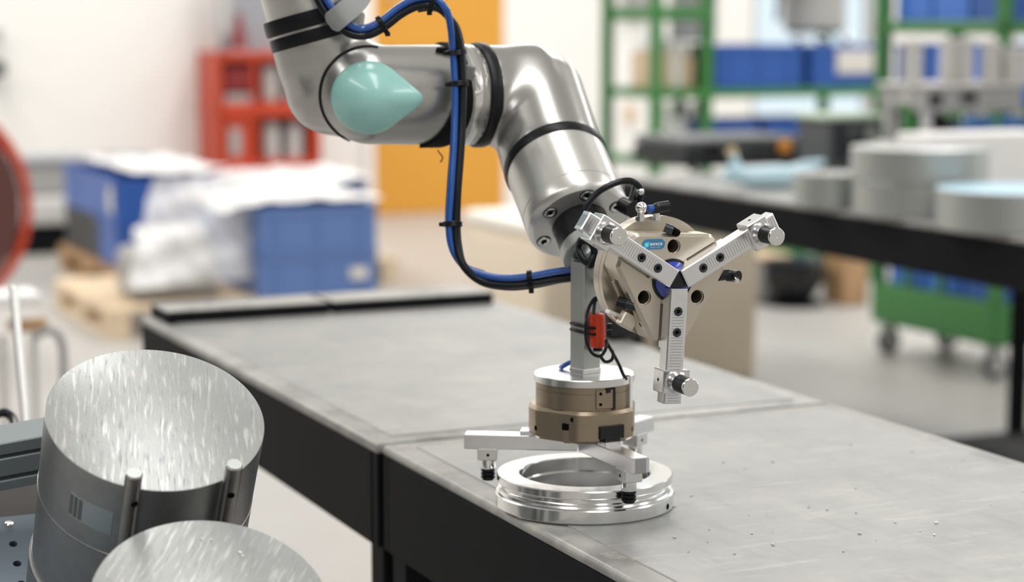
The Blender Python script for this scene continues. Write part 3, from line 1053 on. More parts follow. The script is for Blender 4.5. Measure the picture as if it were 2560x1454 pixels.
def f_el1(P):
    a = sd_caps(P, npv(NK), npv(S1), 0.0545, 0.0590)
    a = smin(a, sd_caps(P, npv(NK + TUPE * 0.022), npv(NK - TUPE * 0.02), 0.0535), 0.01)
    t1_ = E1 + (E2 - E1).normalized() * 0.128
    b = sd_caps(P, npv(E1), npv(t1_), 0.0580, RT)
    b = np.maximum(b, (P - npv(t1_)) @ npv((E2 - E1).normalized()))
    d = smin(a, b, 0.020)
    cutp = (P - npv(NK)) @ npv(TUPE) - 0.008
    return np.maximum(d, cutp)


pts = [E1, S1, NK, E1 + (E2 - E1).normalized() * 0.13]
lo = [min(p[i] for p in pts) - 0.085 for i in range(3)]
hi = [max(p[i] for p in pts) + 0.085 for i in range(3)]
vs, fs = sd_mesh(f_el1, lo, hi, 0.0035)
MB().raw(vs, fs).build('lid_joint_casting', 'arm', arm, local=False, angle=60)

AX12 = (E2 - E1).normalized()


def along(px, A=E1, B=E2):
    """distance along the horizontal tube from E1 at photo column px"""
    best = min(range(0, 240), key=lambda k: abs((lambda P: 1280 + FPX * (P - CAM).dot(XR) / (P - CAM).dot(FW))(A + AX12 * k * 0.001) - px))
    return best * 0.001


S2 = along(1184)


def f_el2(P):
    a = sd_caps(P, npv(E2 + TOOL * 0.006), npv(FL - TOOL * 0.118), RT * 1.02)
    a = np.maximum(a, (P - npv(FL - TOOL * 0.104)) @ npv(TOOL))
    b = sd_cyl(P, npv(E2 - AX12 * ((E2 - E1).length - S2 - 0.010)), npv(E2), RT - 0.0005, 0.003)
    return smin(a, b, 0.015)


pts = [E2, FL - TOOL * 0.1, E2 - AX12 * 0.08]
lo = [min(p[i] for p in pts) - 0.085 for i in range(3)]
hi = [max(p[i] for p in pts) + 0.085 for i in range(3)]
vs, fs = sd_mesh(f_el2, lo, hi, 0.0035)
MB().raw(vs, fs).build('wrist_casting', 'arm', arm, local=False, angle=60)


s1, s2 = along(1150), S2
MB().cyl(E1 + AX12 * 0.12, E1 + AX12 * (s2 + 0.002), RT - 0.0025, n=72).build('tube_core', 'arm', arm, local=False)
MB().lathe([(RT - 0.004, 0), (RT + 0.0004, 0.0006), (RT + 0.0008, s1 * 0 + 0.006), (RT + 0.0002, 0.010), (RT - 0.004, 0.0105)], E1 + AX12 * (s1 - 0.006), AX12, 72).build('clamp_sleeve', 'alu', arm, local=False)
MB().lathe([(RT - 0.004, 0), (RT + 0.0012, 0.0008), (RT + 0.0026, 0.004), (RT + 0.0026, 0.012), (RT + 0.0016, 0.0152), (RT - 0.004, 0.016)], E1 + AX12 * (s2 - 0.002), AX12, 72).build('seal_ring', 'rubber', arm, local=False)
# lower seal ring and tool joint
MB().lathe([(RT - 0.004, 0), (RT + 0.0018, 0.0008), (RT + 0.0024, 0.004), (RT + 0.0024, 0.011), (RT + 0.0014, 0.0138), (RT - 0.004, 0.0145)], FL - TOOL * 0.1085, TOOL, 72).build('seal_ring', 'rubber', arm, local=False)
RF = 0.0610
MB().lathe([(0.045, 0.0), (RF, 0.0), (RF, 0.0690), (RF - 0.0007, 0.0695), (RF - 0.0007, 0.0702), (RF, 0.0708), (RF, 0.0865), (RF - 0.0012, 0.0895), (RF - 0.006, 0.0945), (0.0330, 0.0950), (0.0330, 0.080)], FL - TOOL * 0.095, TOOL, 96).build('tool_joint', 'arm_light', arm, local=False)
MB().cyl(FL - TOOL * 0.012, FL + TOOL * 0.034, 0.0325, n=64, bevel=0.001).build('tool_coupling', 'black_plastic', arm, local=False)
# flange screws
ta = TOOL.orthogonal().normalized()
tb = TOOL.cross(ta)


def flange_angle(px, py):
    d = (FW + XR * ((px - 1280) / FPX) - UP * ((py - 727) / FPX))
    P = CAM + d * ((FL - CAM).dot(TOOL) / d.dot(TOOL))
    v = P - FL
    return math.atan2(v.dot(tb), v.dot(ta))


a0 = flange_angle(1382, 534)
for k in range(6):
    a = a0 + k * math.pi / 3
    c = FL + (ta * math.cos(a) + tb * math.sin(a)) * 0.0462 - TOOL * 0.0006
    s = MB().lathe([(0.0035, 0.0012), (0.0045, 0.0022), (0.0068, 0.0022), (0.0074, 0.0014), (0.0074, -0.002), (0.0035, -0.002)], c, TOOL, 28, closed=True).build('flange_screw', 'steel', arm, local=False)
    MB().cyl(c - TOOL * 0.001, c + TOOL * 0.0006, 0.0036, n=6).build('socket', 'dark_hole', s, local=False)
    MB().torus(c + TOOL * 0.0006, TOOL, 0.0080, 0.0007, 28, 6).build('screw_rim', 'screw', s, local=False)


def on_casting(px, py, d0=2.15):
    """depth at which the line of sight through a photo point meets the lid-joint casting"""
    o_, e_ = np.array(CAM[:]), np.array((FW + XR * ((px - 1280) / FPX) - UP * ((py - 727) / FPX))[:])
    d = d0
    for _ in range(80):
        v = float(f_el1((o_ + e_ * d)[None])[0])
        d += v * 0.8
        if v < 1e-5 or d > 2.7:
            break
    return d


# joint line left of the lid, lying on the casting
seam = []
for k in range(33):
    a = math.radians(78 + (252 - 78) * k / 32)
    px, py = 920 + 120 * math.cos(a), 238 - 122 * math.sin(a)
    seam.append(W(px, py, on_casting(px, py)))
seam = [p for p in seam if (p - E1).length < 0.12]
MB().tube(seam, 0.0019, n=10, smooth=2).build('joint_seam', 'rubber', arm, local=False)
# teal lid: a blunt teardrop dome lying on the casting


def in_drop(x, y):
    x, y = (x - 921) / 1.03, y - 244
    return min(math.hypot(x - 112 * t, y - 3 * t) - (92 - 71 * t) for t in np.linspace(0, 1, 24)) < 0


def teardrop(phi):
    lo_, hi_ = 5.0, 260.0
    for _ in range(22):
        m = (lo_ + hi_) / 2
        if in_drop(936 + m * math.cos(phi), 244 - m * math.sin(phi)):
            lo_ = m
        else:
            hi_ = m
    return 936 + lo_ * math.cos(phi), 244 - lo_ * math.sin(phi)


fit_p = [(936 + (outl_[0] - 936) * f_, 244 + (outl_[1] - 244) * f_) for f_ in (0.0, 0.3, 0.6, 0.85, 1.0) for outl_ in [teardrop(2 * math.pi * k / 24) for k in range(24)]]
fit_d = [on_casting(*q) for q in fit_p]
fit_a = np.array([[1, x, y, x * x, y * y, x * y, x ** 3] for x, y in [((q[0] - 936) / 100, (q[1] - 244) / 100) for q in fit_p]])
fit_c = np.linalg.lstsq(fit_a, np.array(fit_d), rcond=None)[0]


def lid_depth(px, py):
    x, y = (px - 936) / 100, (py - 244) / 100
    return float(np.dot(fit_c, [1, x, y, x * x, y * y, x * y, x ** 3]))


lid = MB()
NR, NA = 15, 84
vs, fs = [], []
outl = [teardrop(2 * math.pi * k / NA) for k in range(NA)]
for i in range(NR + 1):
    for k in range(NA):
        px, py = outl[k]
        s_ = min(1.0, (max(i, 0.02) / 13) ** 0.8)
        x, y = 936 + (px - 936) * s_, 244 + (py - 244) * s_
        hgt = 0.0025 + 0.0085 * (1 - s_ ** 2.4)
        if i == 13:
            hgt = 0.0017
        if i == 14:
            hgt = -0.001
        if i == 15:
            hgt = -0.014
        vs.append(W(x, y, lid_depth(x, y) - hgt))
for i in range(NR):
    for k in range(NA):
        j = (k + 1) % NA
        fs.append((i * NA + k, i * NA + j, (i + 1) * NA + j, (i + 1) * NA + k))
lid.raw(vs, fs).build('joint_lid', 'teal', arm, local=False, angle=60)['label'] = 'teal teardrop-shaped joint lid'
# upper tube with its two black bands
U0 = NK + TUPE * 0.010
MB().cyl(U0, U0 + TUPE * 0.62, 0.0530, n=72).build('upper_tube', 'arm_light', arm, local=False)
for s_, w_, rr in ((-0.0135, 0.0180, 0.0562), (0.0062, 0.0195, 0.0578)):
    MB().lathe([(0.05, 0), (rr, 0.0008), (rr + 0.0006, 0.004), (rr + 0.0006, w_ - 0.004), (rr, w_ - 0.0008), (0.05, w_)], U0 + TUPE * s_, TUPE, 72).build('seal_ring', 'rubber', arm, local=False)

# ================================================================== CABLES
cb = empty('cable_bundle', W(1140, 400, 2.30), 0, 'blue and black hose bundle looping around the robot arm', 'cable')
PATH = [(770, -60, 2.276), (796, -18, 2.276), (818, 20, 2.276), (846, 52, 2.278), (880, 76, 2.281), (915, 80, 2.285), (955, 62, 2.285), (1000, 28, 2.285), (1040, 8, 2.285), (1080, 6, 2.285), (1112, 26, 2.288), (1132, 68, 2.300), (1142, 130, 2.312),
        (1147, 210, 2.312), (1146, 290, 2.310), (1142, 380, 2.305), (1136, 470, 2.300), (1131, 560, 2.298), (1137, 618, 2.297), (1160, 664, 2.296), (1205, 694, 2.294), (1265, 704, 2.290), (1325, 700, 2.287), (1390, 689, 2.285), (1440, 682, 2.284), (1475, 676, 2.283)]
base = [W(*p) for p in PATH]


TW = [1] * 10 + [0.35, -0.55] + [-1] * 6 + [-0.7, 0.1] + [1] * 20


def offset_path(off, zoff=0.0, wob=0.0, ph=0.0, a=0, b=None):
    out = []
    for i, p in enumerate(base):
        t = (base[min(i + 1, len(base) - 1)] - base[max(i - 1, 0)]).normalized()
        side = t.cross(FW).normalized()            # to the outside of the bend
        cr_ = 1 - abs(TW[i])
        out.append(p + side * (off * TW[i] + wob * math.sin(i * 0.9 + ph)) - FW * (zoff + (0.9 * off if i < 15 else -0.9 * off) * cr_))
    return out[a:b]


MB().tube(offset_path(0.0040, 0.002, 0.0005), 0.0043, n=16).build('blue_hose', 'cable_blue', cb, local=False)
MB().tube(offset_path(-0.0042, 0.0005, 0.0005, 2), 0.0047, n=16).build('black_cable', 'cable_black', cb, local=False)
MB().tube(offset_path(-0.0002, -0.003, 0.0012, 1), 0.0040, n=14).build('dark_hose', 'cable_dark', cb, local=False)
MB().tube(offset_path(-0.0052, -0.005, 0.0016, 4, 8), 0.0036, n=14).build('black_cable', 'cable_black', cb, local=False)
MB().tube(offset_path(0.0058, -0.003, 0.0012, 3, 0, 21), 0.0022, n=12).build('thin_cable', 'cable_black', cb, local=False)


def tie_at(i, w=0.0038, big=0.0105, stub=True):
    p = base[i]
    t = (base[min(i + 1, len(base) - 1)] - base[i - 1]).normalized()
    side = t.cross(FW).normalized()
    f2 = side.cross(t)
    lp = [p + side * big * math.cos(a) * 1.0 + f2 * big * 0.78 * math.sin(a) for a in [2 * math.pi * k / 20 for k in range(21)]]
    b = MB()
    for o_ in (-w / 2, 0, w / 2):
        b.tube([q + t * o_ for q in lp], 0.0012, n=6, smooth=0, caps=False)
    if stub:
        b.box((0, 0, 0), (0.006, 0.005, 0.005), 0.0008, M=Matrix.Translation(p - side * (big + 0.002)))
    b.build('cable_tie', 'tie', cb, local=False)


for i in (6, 9, 12, 13, 17, 22):
    tie_at(i)
# clips under the grey strap and at the tube
st = empty('hook_strap', E1 + AX12 * 0.11, 0, 'wide black hook-and-loop strap wrapped slantwise round the arm tube', 'strap')
vs, fs = [], []
NS = 60
a_side = (UP - AX12 * UP.dot(AX12)).normalized()
a_front = AX12.cross(a_side)
if a_front.dot(FW) > 0:
    a_front = -a_front
sm = along(1140)
for k in range(NS):
    a = 2 * math.pi * k / NS                       # 0 = top, 90 = front, 180 = bottom
    fr_a = 1 - abs((a if a < math.pi else 2 * math.pi - a) / (math.pi / 2) - 1)
    top_ = a < math.pi / 2 or a > 1.5 * math.pi
    c = sm + (-0.014 + (0.002 if top_ else -0.022) * (1 - math.sin(fr_a * math.pi / 2)))
    hwid = 0.0080 + 0.0060 * max(0, -math.cos(a + 0.5)) ** 1.5
    rr = RT + 0.0016 + 0.0012 * max(0, math.sin(a)) ** 4
    for (ds, dr) in ((-hwid, -0.002), (-hwid, 0.0008), (hwid, 0.0008), (hwid, -0.002)):
        vs.append(E1 + AX12 * (c + ds) + (a_side * math.cos(a) + a_front * math.sin(a)) * (rr + dr))
for k in range(NS):
    j = (k + 1) % NS
    for m in range(4):
        n2 = (m + 1) % 4
        fs.append((k * 4 + m, k * 4 + n2, j * 4 + n2, j * 4 + m))
MB().raw(vs, fs).build('strap_band', 'velcro', st, local=False, angle=50)
MB().tube([W(1094, 375, 2.33), W(1100, 384, 2.33), W(1106, 391, 2.33), W(1104, 402, 2.33), W(1099, 404, 2.33)], 0.0008, n=6).build('loose_thread', 'tie', st, local=False)
MB().box((0, 0, 0), (0.022, 0.010, 0.006), 0.002, M=Matrix.Translation(W(1113, 124, 2.352))).build('strap_tail', 'velcro', st, local=False)
# bright wire hook and clamp buckle on the sleeve
hk = empty('strap_hook', W(1192, 205, 2.345), 0, 'small pale hook with a grey buckle beside the hose on the arm', 'hook')
MB().tube([W(1183, 178, 2.342), W(1194, 192, 2.334), W(1196, 207, 2.330), W(1203, 222, 2.330), (W(1198, 231, 2.330)), W(1188, 233, 2.330)], 0.0025, n=12).build('hook_wire', 'white_tube', hk, local=False)
MB().box((0, 0, 0), (0.012, 0.006, 0.018), 0.0015, M=frame(W(1174, 182, 2.338), V(0.25, 1, 0.3), FW)).build('buckle', 'grey_strap', hk, local=False)
# grey webbing clip at the upper bands
gs = empty('webbing_clip', W(865, 40, 2.29), 0, 'grey webbing strap holding the hoses to the black bands of the arm', 'strap')


def ribbon(pts_, wid, th, name, m, par):
    """flat strap through 3D points; wid = list of half-width vectors"""
    vs_, fs_ = [], []
    n_ = len(pts_)
    for k_ in range(n_):
        t_ = (pts_[min(k_ + 1, n_ - 1)] - pts_[max(k_ - 1, 0)]).normalized()
        nn = t_.cross(wid[k_]).normalized() * th
        vs_ += [pts_[k_] - wid[k_] - nn, pts_[k_] - wid[k_] + nn, pts_[k_] + wid[k_] + nn, pts_[k_] + wid[k_] - nn]
    for k_ in range(n_ - 1):
        for m_ in range(4):
            fs_.append((k_ * 4 + m_, k_ * 4 + (m_ + 1) % 4, k_ * 4 + 4 + (m_ + 1) % 4, k_ * 4 + 4 + m_))
    fs_ += [(0, 1, 2, 3), tuple((n_ - 1) * 4 + q for q in (3, 2, 1, 0))]
    return MB().raw(vs_, fs_).build(name, m, par, local=False, angle=50)


wv = V(0.58, -0.80, 0.05).normalized()
cl_ = spline([W(824, 62, 2.272), W(836, 52, 2.266), W(858, 34, 2.264), W(882, 14, 2.280), W(902, -8, 2.325), W(914, -30, 2.36)], 5)
ribbon(cl_, [wv * (0.0128 * min(1.0, 0.45 + 0.16 * k)) for k in range(len(cl_))], 0.0014, 'webbing', 'grey_strap', gs)
MB().box((0, 0, 0), (0.018, 0.026, 0.012), 0.005, seg=2, M=frame(W(892, 54, 2.325), V(0.75, -0.1, 0.6), V(0.2, 1, 0))).build('clip_body', 'grey_mid', gs, local=False)
# black sensor cable arching over the front gripper
sc_ = empty('sensor_cable', W(1560, 455, 2.25), 0, 'thin black cable arching from the flange to a small black plug', 'cable')
MB().tube([W(1462, 560, 2.232), W(1460, 528, 2.235), W(1474, 502, 2.235), W(1504, 474, 2.235), W(1545, 455, 2.240), (W(1575, 451, 2.245)), W(1596, 463, 2.25), W(1603, 482, 2.255), W(1598, 500, 2.26)], 0.0037, n=14).build('cable', 'cable_black', sc_, local=False)
MB().tube([W(1590, 468, 2.27), W(1584, 490, 2.265), W(1576, 512, 2.26), W(1568, 530, 2.258)], 0.0048, n=14).build('plug', 'black_plastic', sc_, local=False)
MB().cyl(W(1560, 512, 2.275), W(1585, 524, 2.255), 0.010, n=20).build('plug_nut', 'black_plastic', sc_, local=False)
MB().sphere(W(1601, 478, 2.252), 0.0045, n=14).build('plug_tip', 'steel', sc_, local=False)
MB().tube([W(1452, 600, 2.252), W(1446, 620, 2.232), W(1460, 650, 2.225), W(1482, 662, 2.23)], 0.0042, n=12).build('cable_coil', 'cable_black', sc_, local=False)
MB().tube([W(1440, 640, 2.25), W(1452, 604, 2.226), W(1476, 606, 2.225), W(1486, 634, 2.228), W(1470, 668, 2.225)], 0.0042, n=12).build('cable_coil', 'cable_black', sc_, local=False)

# ================================================================== BILLET RACK, FOREGROUND LEFT
RN = (FY * -0.5 + Vector((0, 0, 0.866))).normalized()           # axis of the tilted stacks
XH = BX.copy()
YD = XH.cross(RN)                                  # down the slope
if YD.z > 0:
    YD = -YD
CA = W(390, 1042, 2.0)
RB_ = 0.1088
TH_ = 0.0945
_d = W(530, 1506, 1.0) - CAM
CB = CAM + _d * ((CA - CAM).dot(RN) / _d.dot(RN))      # both tops lie in one plane
rk = empty('billet_rack', CA - RN * 0.29, 0, 'sloping slate-blue rack with steel stop pins holding aluminium billets', 'rack')


def rk_pt(x, y, w):
    return CA + XH * x + YD * y + RN * w


def rk_M(x, y, w):
    o_ = rk_pt(x, y, w)
    yy = -YD
    return Matrix(((XH.x, yy.x, RN.x, o_.x), (XH.y, yy.y, RN.y, o_.y), (XH.z, yy.z, RN.z, o_.z), (0, 0, 0, 1)))


wp = -3 * TH_ - 0.0035
rl = rk_M(0, 0, wp)
inv_r = Matrix.Translation(-rk.location)
hc = MB()
HOLES = [(-0.1915, 0.035 - 0.0335 * k) for k in range(8)]
base_far = None
oi = rl.inverted()


def rk_local(px, py, w=0.0):
    o_ = oi @ CAM
    d_ = oi.to_3x3() @ (FW + XR * ((px - 1280) / FPX) - UP * ((py - 727) / FPX))
    return o_ + d_ * ((w - o_.z) / d_.z)


e0 = rk_local(40, 1286)
PY0, PY1 = -0.505, e0.y
pl_ = MB().box((-0.125, (PY0 + PY1) / 2, -0.006), (0.45, PY1 - PY0, 0.012), 0.0015).build('base_plate', 'slate_plate', rk, M=inv_r @ rl)
h0, h1 = rk_local(33, 1359), rk_local(43, 1408)
for k in range(9):
    p = h0 + (h1 - h0) * k
    hc.cyl((p.x, p.y, -0.02), (p.x, p.y, 0.01), 0.0046, n=24)
cut(pl_, hc)
for k in range(9):
    p = h0 + (h1 - h0) * k
    MB().cyl((p.x, p.y, -0.0118), (p.x, p.y, -0.008), 0.0045, n=20).build('bore', 'dark_hole', rk, M=inv_r @ rl)
p = rk_local(23, 1309)
MB().lathe([(0, 0.003), (0.003, 0.0028), (0.0045, 0.0015), (0.0048, 0)], (p.x, p.y, 0), n=24).build('screw', 'steel', rk, M=inv_r @ rl)
# aluminium profile beam behind the plate, dark board between
pb = rk_local(50, 1180, 0.0)
MB().box((-0.15, pb.y - 0.012, -0.03), (0.44, 0.10, 0.01), 0.001).build('back_board', 'dark_brown', rk, M=inv_r @ rl)
prf = W(55, 1152, 2.20)
PM = frame(prf, V(0.0, 0.35, 0.93), UP)
bm_ = MB()
PMx = Matrix.Translation(prf)
up_ = V(0.0, 0.80, 0.60).normalized()
fr_ = XH.cross(up_).normalized()
if fr_.dot(FW) > 0:
    fr_ = -fr_
PM = Matrix(((XH.x, -fr_.x, up_.x, prf.x), (XH.y, -fr_.y, up_.y, prf.y), (XH.z, -fr_.z, up_.z, prf.z), (0, 0, 0, 1)))
hz = 0.031
b_ = MB()
b_.box((-0.10, 0.016, 0), (0.44, 0.026, 0.064))
for z0, z1 in ((0.0175, 0.034), (-0.0135, 0.0120), (-0.034, -0.0195)):
    b_.box((-0.10, 0.002, (z0 + z1) / 2), (0.44, 0.014, z1 - z0), 0.0012)
b_.build('profile_beam', 'profile', rk, M=inv_r @ PM)
# stop pins
for (px, py) in ((341, 1165), (573, 1148)):
    w = 0.029
    o_ = rk_M(0, 0, 0).inverted()
    c_ = o_ @ CAM
    d_ = o_.to_3x3() @ (FW + XR * ((px - 1280) / FPX) - UP * ((py - 727) / FPX))
    q = c_ + d_ * ((w - c_.z) / d_.z)
    rr = math.hypot(q.x, q.y)
    q.x, q.y = q.x / rr * (RB_ + 0.0116), q.y / rr * (RB_ + 0.0116)
    M_ = inv_r @ rk_M(0, 0, 0)
    pn = MB().cyl((q.x, q.y, wp - 0.02), (q.x, q.y, w), 0.0082, n=36, bevel=0.0012).build('stop_pin', 'pin', rk, M=M_)
    MB().cyl((q.x, q.y, w - 0.001), (q.x, q.y, w + 0.0006), 0.0072, n=32).build('pin_face', 'alu_dull', pn)
    dq = Vector((0.25, -1, 0)).normalized()
    if px > 400:
        dq = Vector((-0.15, -1, 0)).normalized()
    cpt = Vector((q.x, q.y, w - 0.033))
    MB().cyl(cpt + dq * 0.0072, cpt + dq * 0.0083, 0.0036, n=20).build('cross_hole', 'dark_hole', pn)
# rack legs down to the floor
for x, y in ((-0.30, -0.10), (0.02, -0.06), (-0.30, 0.44), (0.05, 0.44)):
    a = rk_pt(x, y, wp - 0.012)
    MB().box((a.x, a.y, a.z / 2), (0.045, 0.045, a.z), 0.002).build('leg', 'profile', rk, local=False)
for x in (-0.28, 0.05):
    a, b = rk_pt(x, -0.13, wp - 0.035), rk_pt(x, 0.48, wp - 0.035)
    MB().cyl(a, b, 0.02, n=4).build('side_beam', 'profile', rk, local=False)


def billet(center, k, label, group, m_top='alu_saw', spin=0.0):
    o_ = empty('aluminium_billet', (0, 0, 0), 0, label, 'billet', group)
    M_ = rk_M(0, 0, 0)
    c = center - RN * (k * TH_)
    M_.translation = c
    o_.matrix_world = M_ @ rot(random.uniform(-0.2, 0.2) if k else 0)
    MB().lathe([(0, -TH_ + 0.0006), (RB_ - 0.0012, -TH_ + 0.0006), (RB_, -TH_ + 0.0016), (RB_, -0.001), (RB_ - 0.0008, -0.0002), (RB_ - 0.0008, -0.0004), (0, -0.0004)], n=128).build('billet_body', 'alu_side', o_)
    MB().lathe([(0, 0), (RB_ - 0.0012, 0), (RB_ - 0.0003, -0.0006)], n=128).build('sawn_face', m_top, o_, angle=80).rotation_euler = (0, 0, spin)
    MB().torus((0, 0, -TH_ + 0.0018), (0, 0, 1), RB_ - 0.0002, 0.0009, 128, 6).build('edge_burr', 'alu', o_)
    return o_


def shift(v, dx, dy):
    return v + XH * dx + YD * dy


ba = billet(CA, 0, 'top aluminium billet of the rear stack, sawn face up behind two pins', 'stacked aluminium billets', spin=-0.22)
billet(shift(CA, 0.001, -0.001), 1, 'second aluminium billet of the rear stack under the barcoded one', 'stacked aluminium billets')
billet(shift(CA, -0.002, 0.0), 2, 'lowest aluminium billet of the rear stack, partly out of frame', 'stacked aluminium billets')
bb_ = billet(CB, 0, 'nearest aluminium billet, only its sawn face in frame at bottom', 'stacked aluminium billets', spin=-0.62)
billet(CB, 1, 'aluminium billet hidden under the nearest sawn face', 'stacked aluminium billets')
billet(CB, 2, 'bottom billet of the nearest stack, resting on the rack plate', 'stacked aluminium billets')


# flecks of swarf on the nearest sawn face
fl = MB()
for (px, py, s_) in ((504, 1347, 0.0018), (527, 1349, 0.0016), (531, 1373, 0.0011), (600, 1382, 0.0028), (606, 1390, 0.0022), (268, 1441, 0.0016), (616, 1438, 0.0013)):
    q = rk_pt(0, 0, 0)
    d_ = FW + XR * ((px - 1280) / FPX) - UP * ((py - 727) / FPX)
    P_ = CAM + d_ * ((CA - CAM).dot(RN) / d_.dot(RN))
    fl.box((0, 0, s_ * 0.3), (s_, s_ * 0.7, s_ * 0.6), M=frame(P_, RN, Vector((0.4, 1, 0))))
tag(fl.build('metal_crumbs', 'white', None), 'bright flecks of swarf on the nearest sawn billet face', 'swarf', kind='stuff')


# curved grey patch with darker bars on the top rear billet
def wall_patch(o_, a0, a1, z0, z1, m, name, rad):
    vs, fs = [], []
    n = 10
    for i in range(n + 1):
        a = a0 + (a1 - a0) * i / n
        for z, r_ in ((z0, rad - 0.0006), (z0, rad), (z1, rad), (z1, rad - 0.0006)):
            vs.append((r_ * math.cos(a), r_ * math.sin(a), z))
    for i in range(n):
        for m_ in range(4):
            k = (m_ + 1) % 4
            fs.append((i * 4 + m_, i * 4 + k, i * 4 + 4 + k, i * 4 + 4 + m_))
    fs += [(0, 1, 2, 3), tuple(n * 4 + q for q in (3, 2, 1, 0))]
    b = MB()
    b.raw([Vector(v) for v in vs], fs)
    return b.build(name, m, o_)


def billet_angle(px, py, w):
    o_ = rk_M(0, 0, 0).inverted()
    c_ = o_ @ CAM
    d_ = o_.to_3x3() @ (FW + XR * ((px - 1280) / FPX) - UP * ((py - 727) / FPX))
    # ray / cylinder
    A = d_.x ** 2 + d_.y ** 2
    B = c_.x * d_.x + c_.y * d_.y
    C = c_.x ** 2 + c_.y ** 2 - RB_ ** 2
    t = (-B - math.sqrt(max(0, B * B - A * C))) / A
    q = c_ + d_ * t
    return math.atan2(q.y, q.x), q.z


MT['sticker'] = mat('clear_sticker', (0.36, 0.41, 0.43), 0.3, 0.6)
MT['bar'] = mat('faded_bar_print', (0.13, 0.14, 0.145), 0.5, 0.2)
aL, zt_ = billet_angle(178, 1228, 0)
aR, _ = billet_angle(285, 1270, 0)
_, zb_ = billet_angle(195, 1300, 0)
patch_o = wall_patch(ba, aL, aR, zb_, zt_, 'sticker', 'sticker', RB_ + 0.0004)
ab, _ = billet_angle(212, 1240, 0)
for k in range(6):
    t0_ = k / 6
    w_ = (0.10, 0.06, 0.12, 0.05, 0.11, 0.07)[k]
    wall_patch(patch_o, aL + (ab - aL) * t0_, aL + (ab - aL) * (t0_ + w_ + 0.03), zb_ + 0.002, zt_ - 0.002, 'bar', 'code_bar', RB_ + 0.0006)


# ================================================================== CRATES AND PALLETS, LEFT BACKGROUND
def crate(L, Wd, H, m, label=None, group=None, name='storage_crate', plate=None):
    """open-topped stacking crate, origin at its bottom near-left corner, x along L"""
    o_ = empty(name, (0, 0, 0), PHI, label, 'crate', group)
    t = 0.006
    b = MB()
    b.box((L / 2, Wd / 2, t / 2 + 0.004), (L - 0.03, Wd - 0.03, t))
    for (c, s) in (((L / 2, 0.010, H / 2), (L - 0.012, t, H - 0.01)), ((L / 2, Wd - 0.010, H / 2), (L - 0.012, t, H - 0.01)),
                   ((0.010, Wd / 2, H / 2), (t, Wd - 0.012, H - 0.01)), ((L - 0.010, Wd / 2, H / 2), (t, Wd - 0.012, H - 0.01))):
        b.box(c, s, 0.002)
    b.build('crate_walls', m, o_)
    b = MB()
    for (c, s) in (((L / 2, 0.007, H - 0.018), (L, 0.014, 0.036)), ((L / 2, Wd - 0.007, H - 0.018), (L, 0.014, 0.036)),
                   ((0.007, Wd / 2, H - 0.018), (0.014, Wd, 0.036)), ((L - 0.007, Wd / 2, H - 0.018), (0.014, Wd, 0.036))):
        b.box(c, s, 0.003)
    b.build('rim', m, o_)
    b = MB()
    for x in (0.15, 0.5, 0.85):
        b.box((L * x, 0.004, H * 0.46), (0.012, 0.008, H * 0.82), 0.001)
    b.box((L / 2, 0.004, 0.012), (L - 0.02, 0.008, 0.018), 0.001)
    b.build('rib', m, o_)
    if plate:
        x, z, sx, sz, face = plate
        if face == 'front':
            MB().box((x, -0.002, z), (sx, 0.004, sz), 0.001).build('paper_tag', 'paper', o_)
        else:
            MB().box((-0.002, x, z), (0.004, sx, sz), 0.001).build('paper_tag', 'paper', o_)
    return o_


def pallet(loc, label, mw, L=0.8, D=1.2):
    o_ = empty('pallet', loc, PHI, label, 'pallet', 'wooden pallets')
    for k in range(7):
        MB().box((L / 2, 0.06 + k * (D - 0.12) / 6, 0.133), (L, 0.105, 0.022), 0.002).build('board', mw, o_)
    for x in (0.05, L / 2, L - 0.05):
        MB().box((x, D / 2, 0.111), (0.1, D, 0.022), 0.002).build('board', mw, o_)
        MB().box((x, D / 2, 0.011), (0.1, D, 0.022), 0.002).build('board', mw, o_)
        for y in (0.075, D / 2, D - 0.075):
            MB().box((x, y, 0.061), (0.1, 0.145, 0.078), 0.003).build('block', mw, o_)
    return o_


def put(o_, P, rz=PHI):
    o_.location = P
    o_.rotation_euler = (0, 0, rz)
    return o_


ZP = 0.146
A = PZ(648, 748, ZP)                               # near-left corner of the front crate stack
pallet(Vector((A.x, A.y, 0)) - BX * 0.72 - FY * 0.02, 'pale wooden pallet under the film-wrapped pair of crates', 'wood_pale', 1.34, 1.2)
GRP = 'blue stacking crates on the pallets'
put(crate(0.6, 0.4, 0.215, 'crate_pale', 'lower blue crate of the nearest pallet stack, oval paper tag on its front', GRP, plate=(0.50, 0.10, 0.09, 0.055, 'front')), A)
put(crate(0.6, 0.4, 0.215, 'crate_pale', 'upper blue crate of the nearest pallet stack, under the white film', GRP), A + Vector((0, 0, 0.2155)))
pallet(Vector((A.x, A.y, 0)) - BX * 0.72 + BX * 1.14 + FY * 1.32, 'pale wooden pallet behind the nearest one, hidden under film', 'wood_pale', 0.8, 1.2)
for j, (y_, nm) in enumerate(((0.405, 'right behind the nearest pallet stack'), (0.81, 'at the back of the nearest pallet'), (1.36, 'on the pallet behind, front row'), (1.77, 'on the pallet behind, back row'))):
    for k in range(2):
        put(crate(0.6, 0.4, 0.215, 'crate_pale', ('lower', 'upper')[k] + ' blue crate ' + nm, GRP), A + FY * y_ + BX * (0.45 if y_ > 1 else 0) + Vector((0, 0, 0.2155 * k)))
Bc = PZ(292, 672, ZP)
pallet(Vector((Bc.x, Bc.y, 0)) - FY * 0.03 - BX * 0.03, 'brown wooden pallet under the far blue crates at left', 'wood', 0.68, 1.36)
names = {}
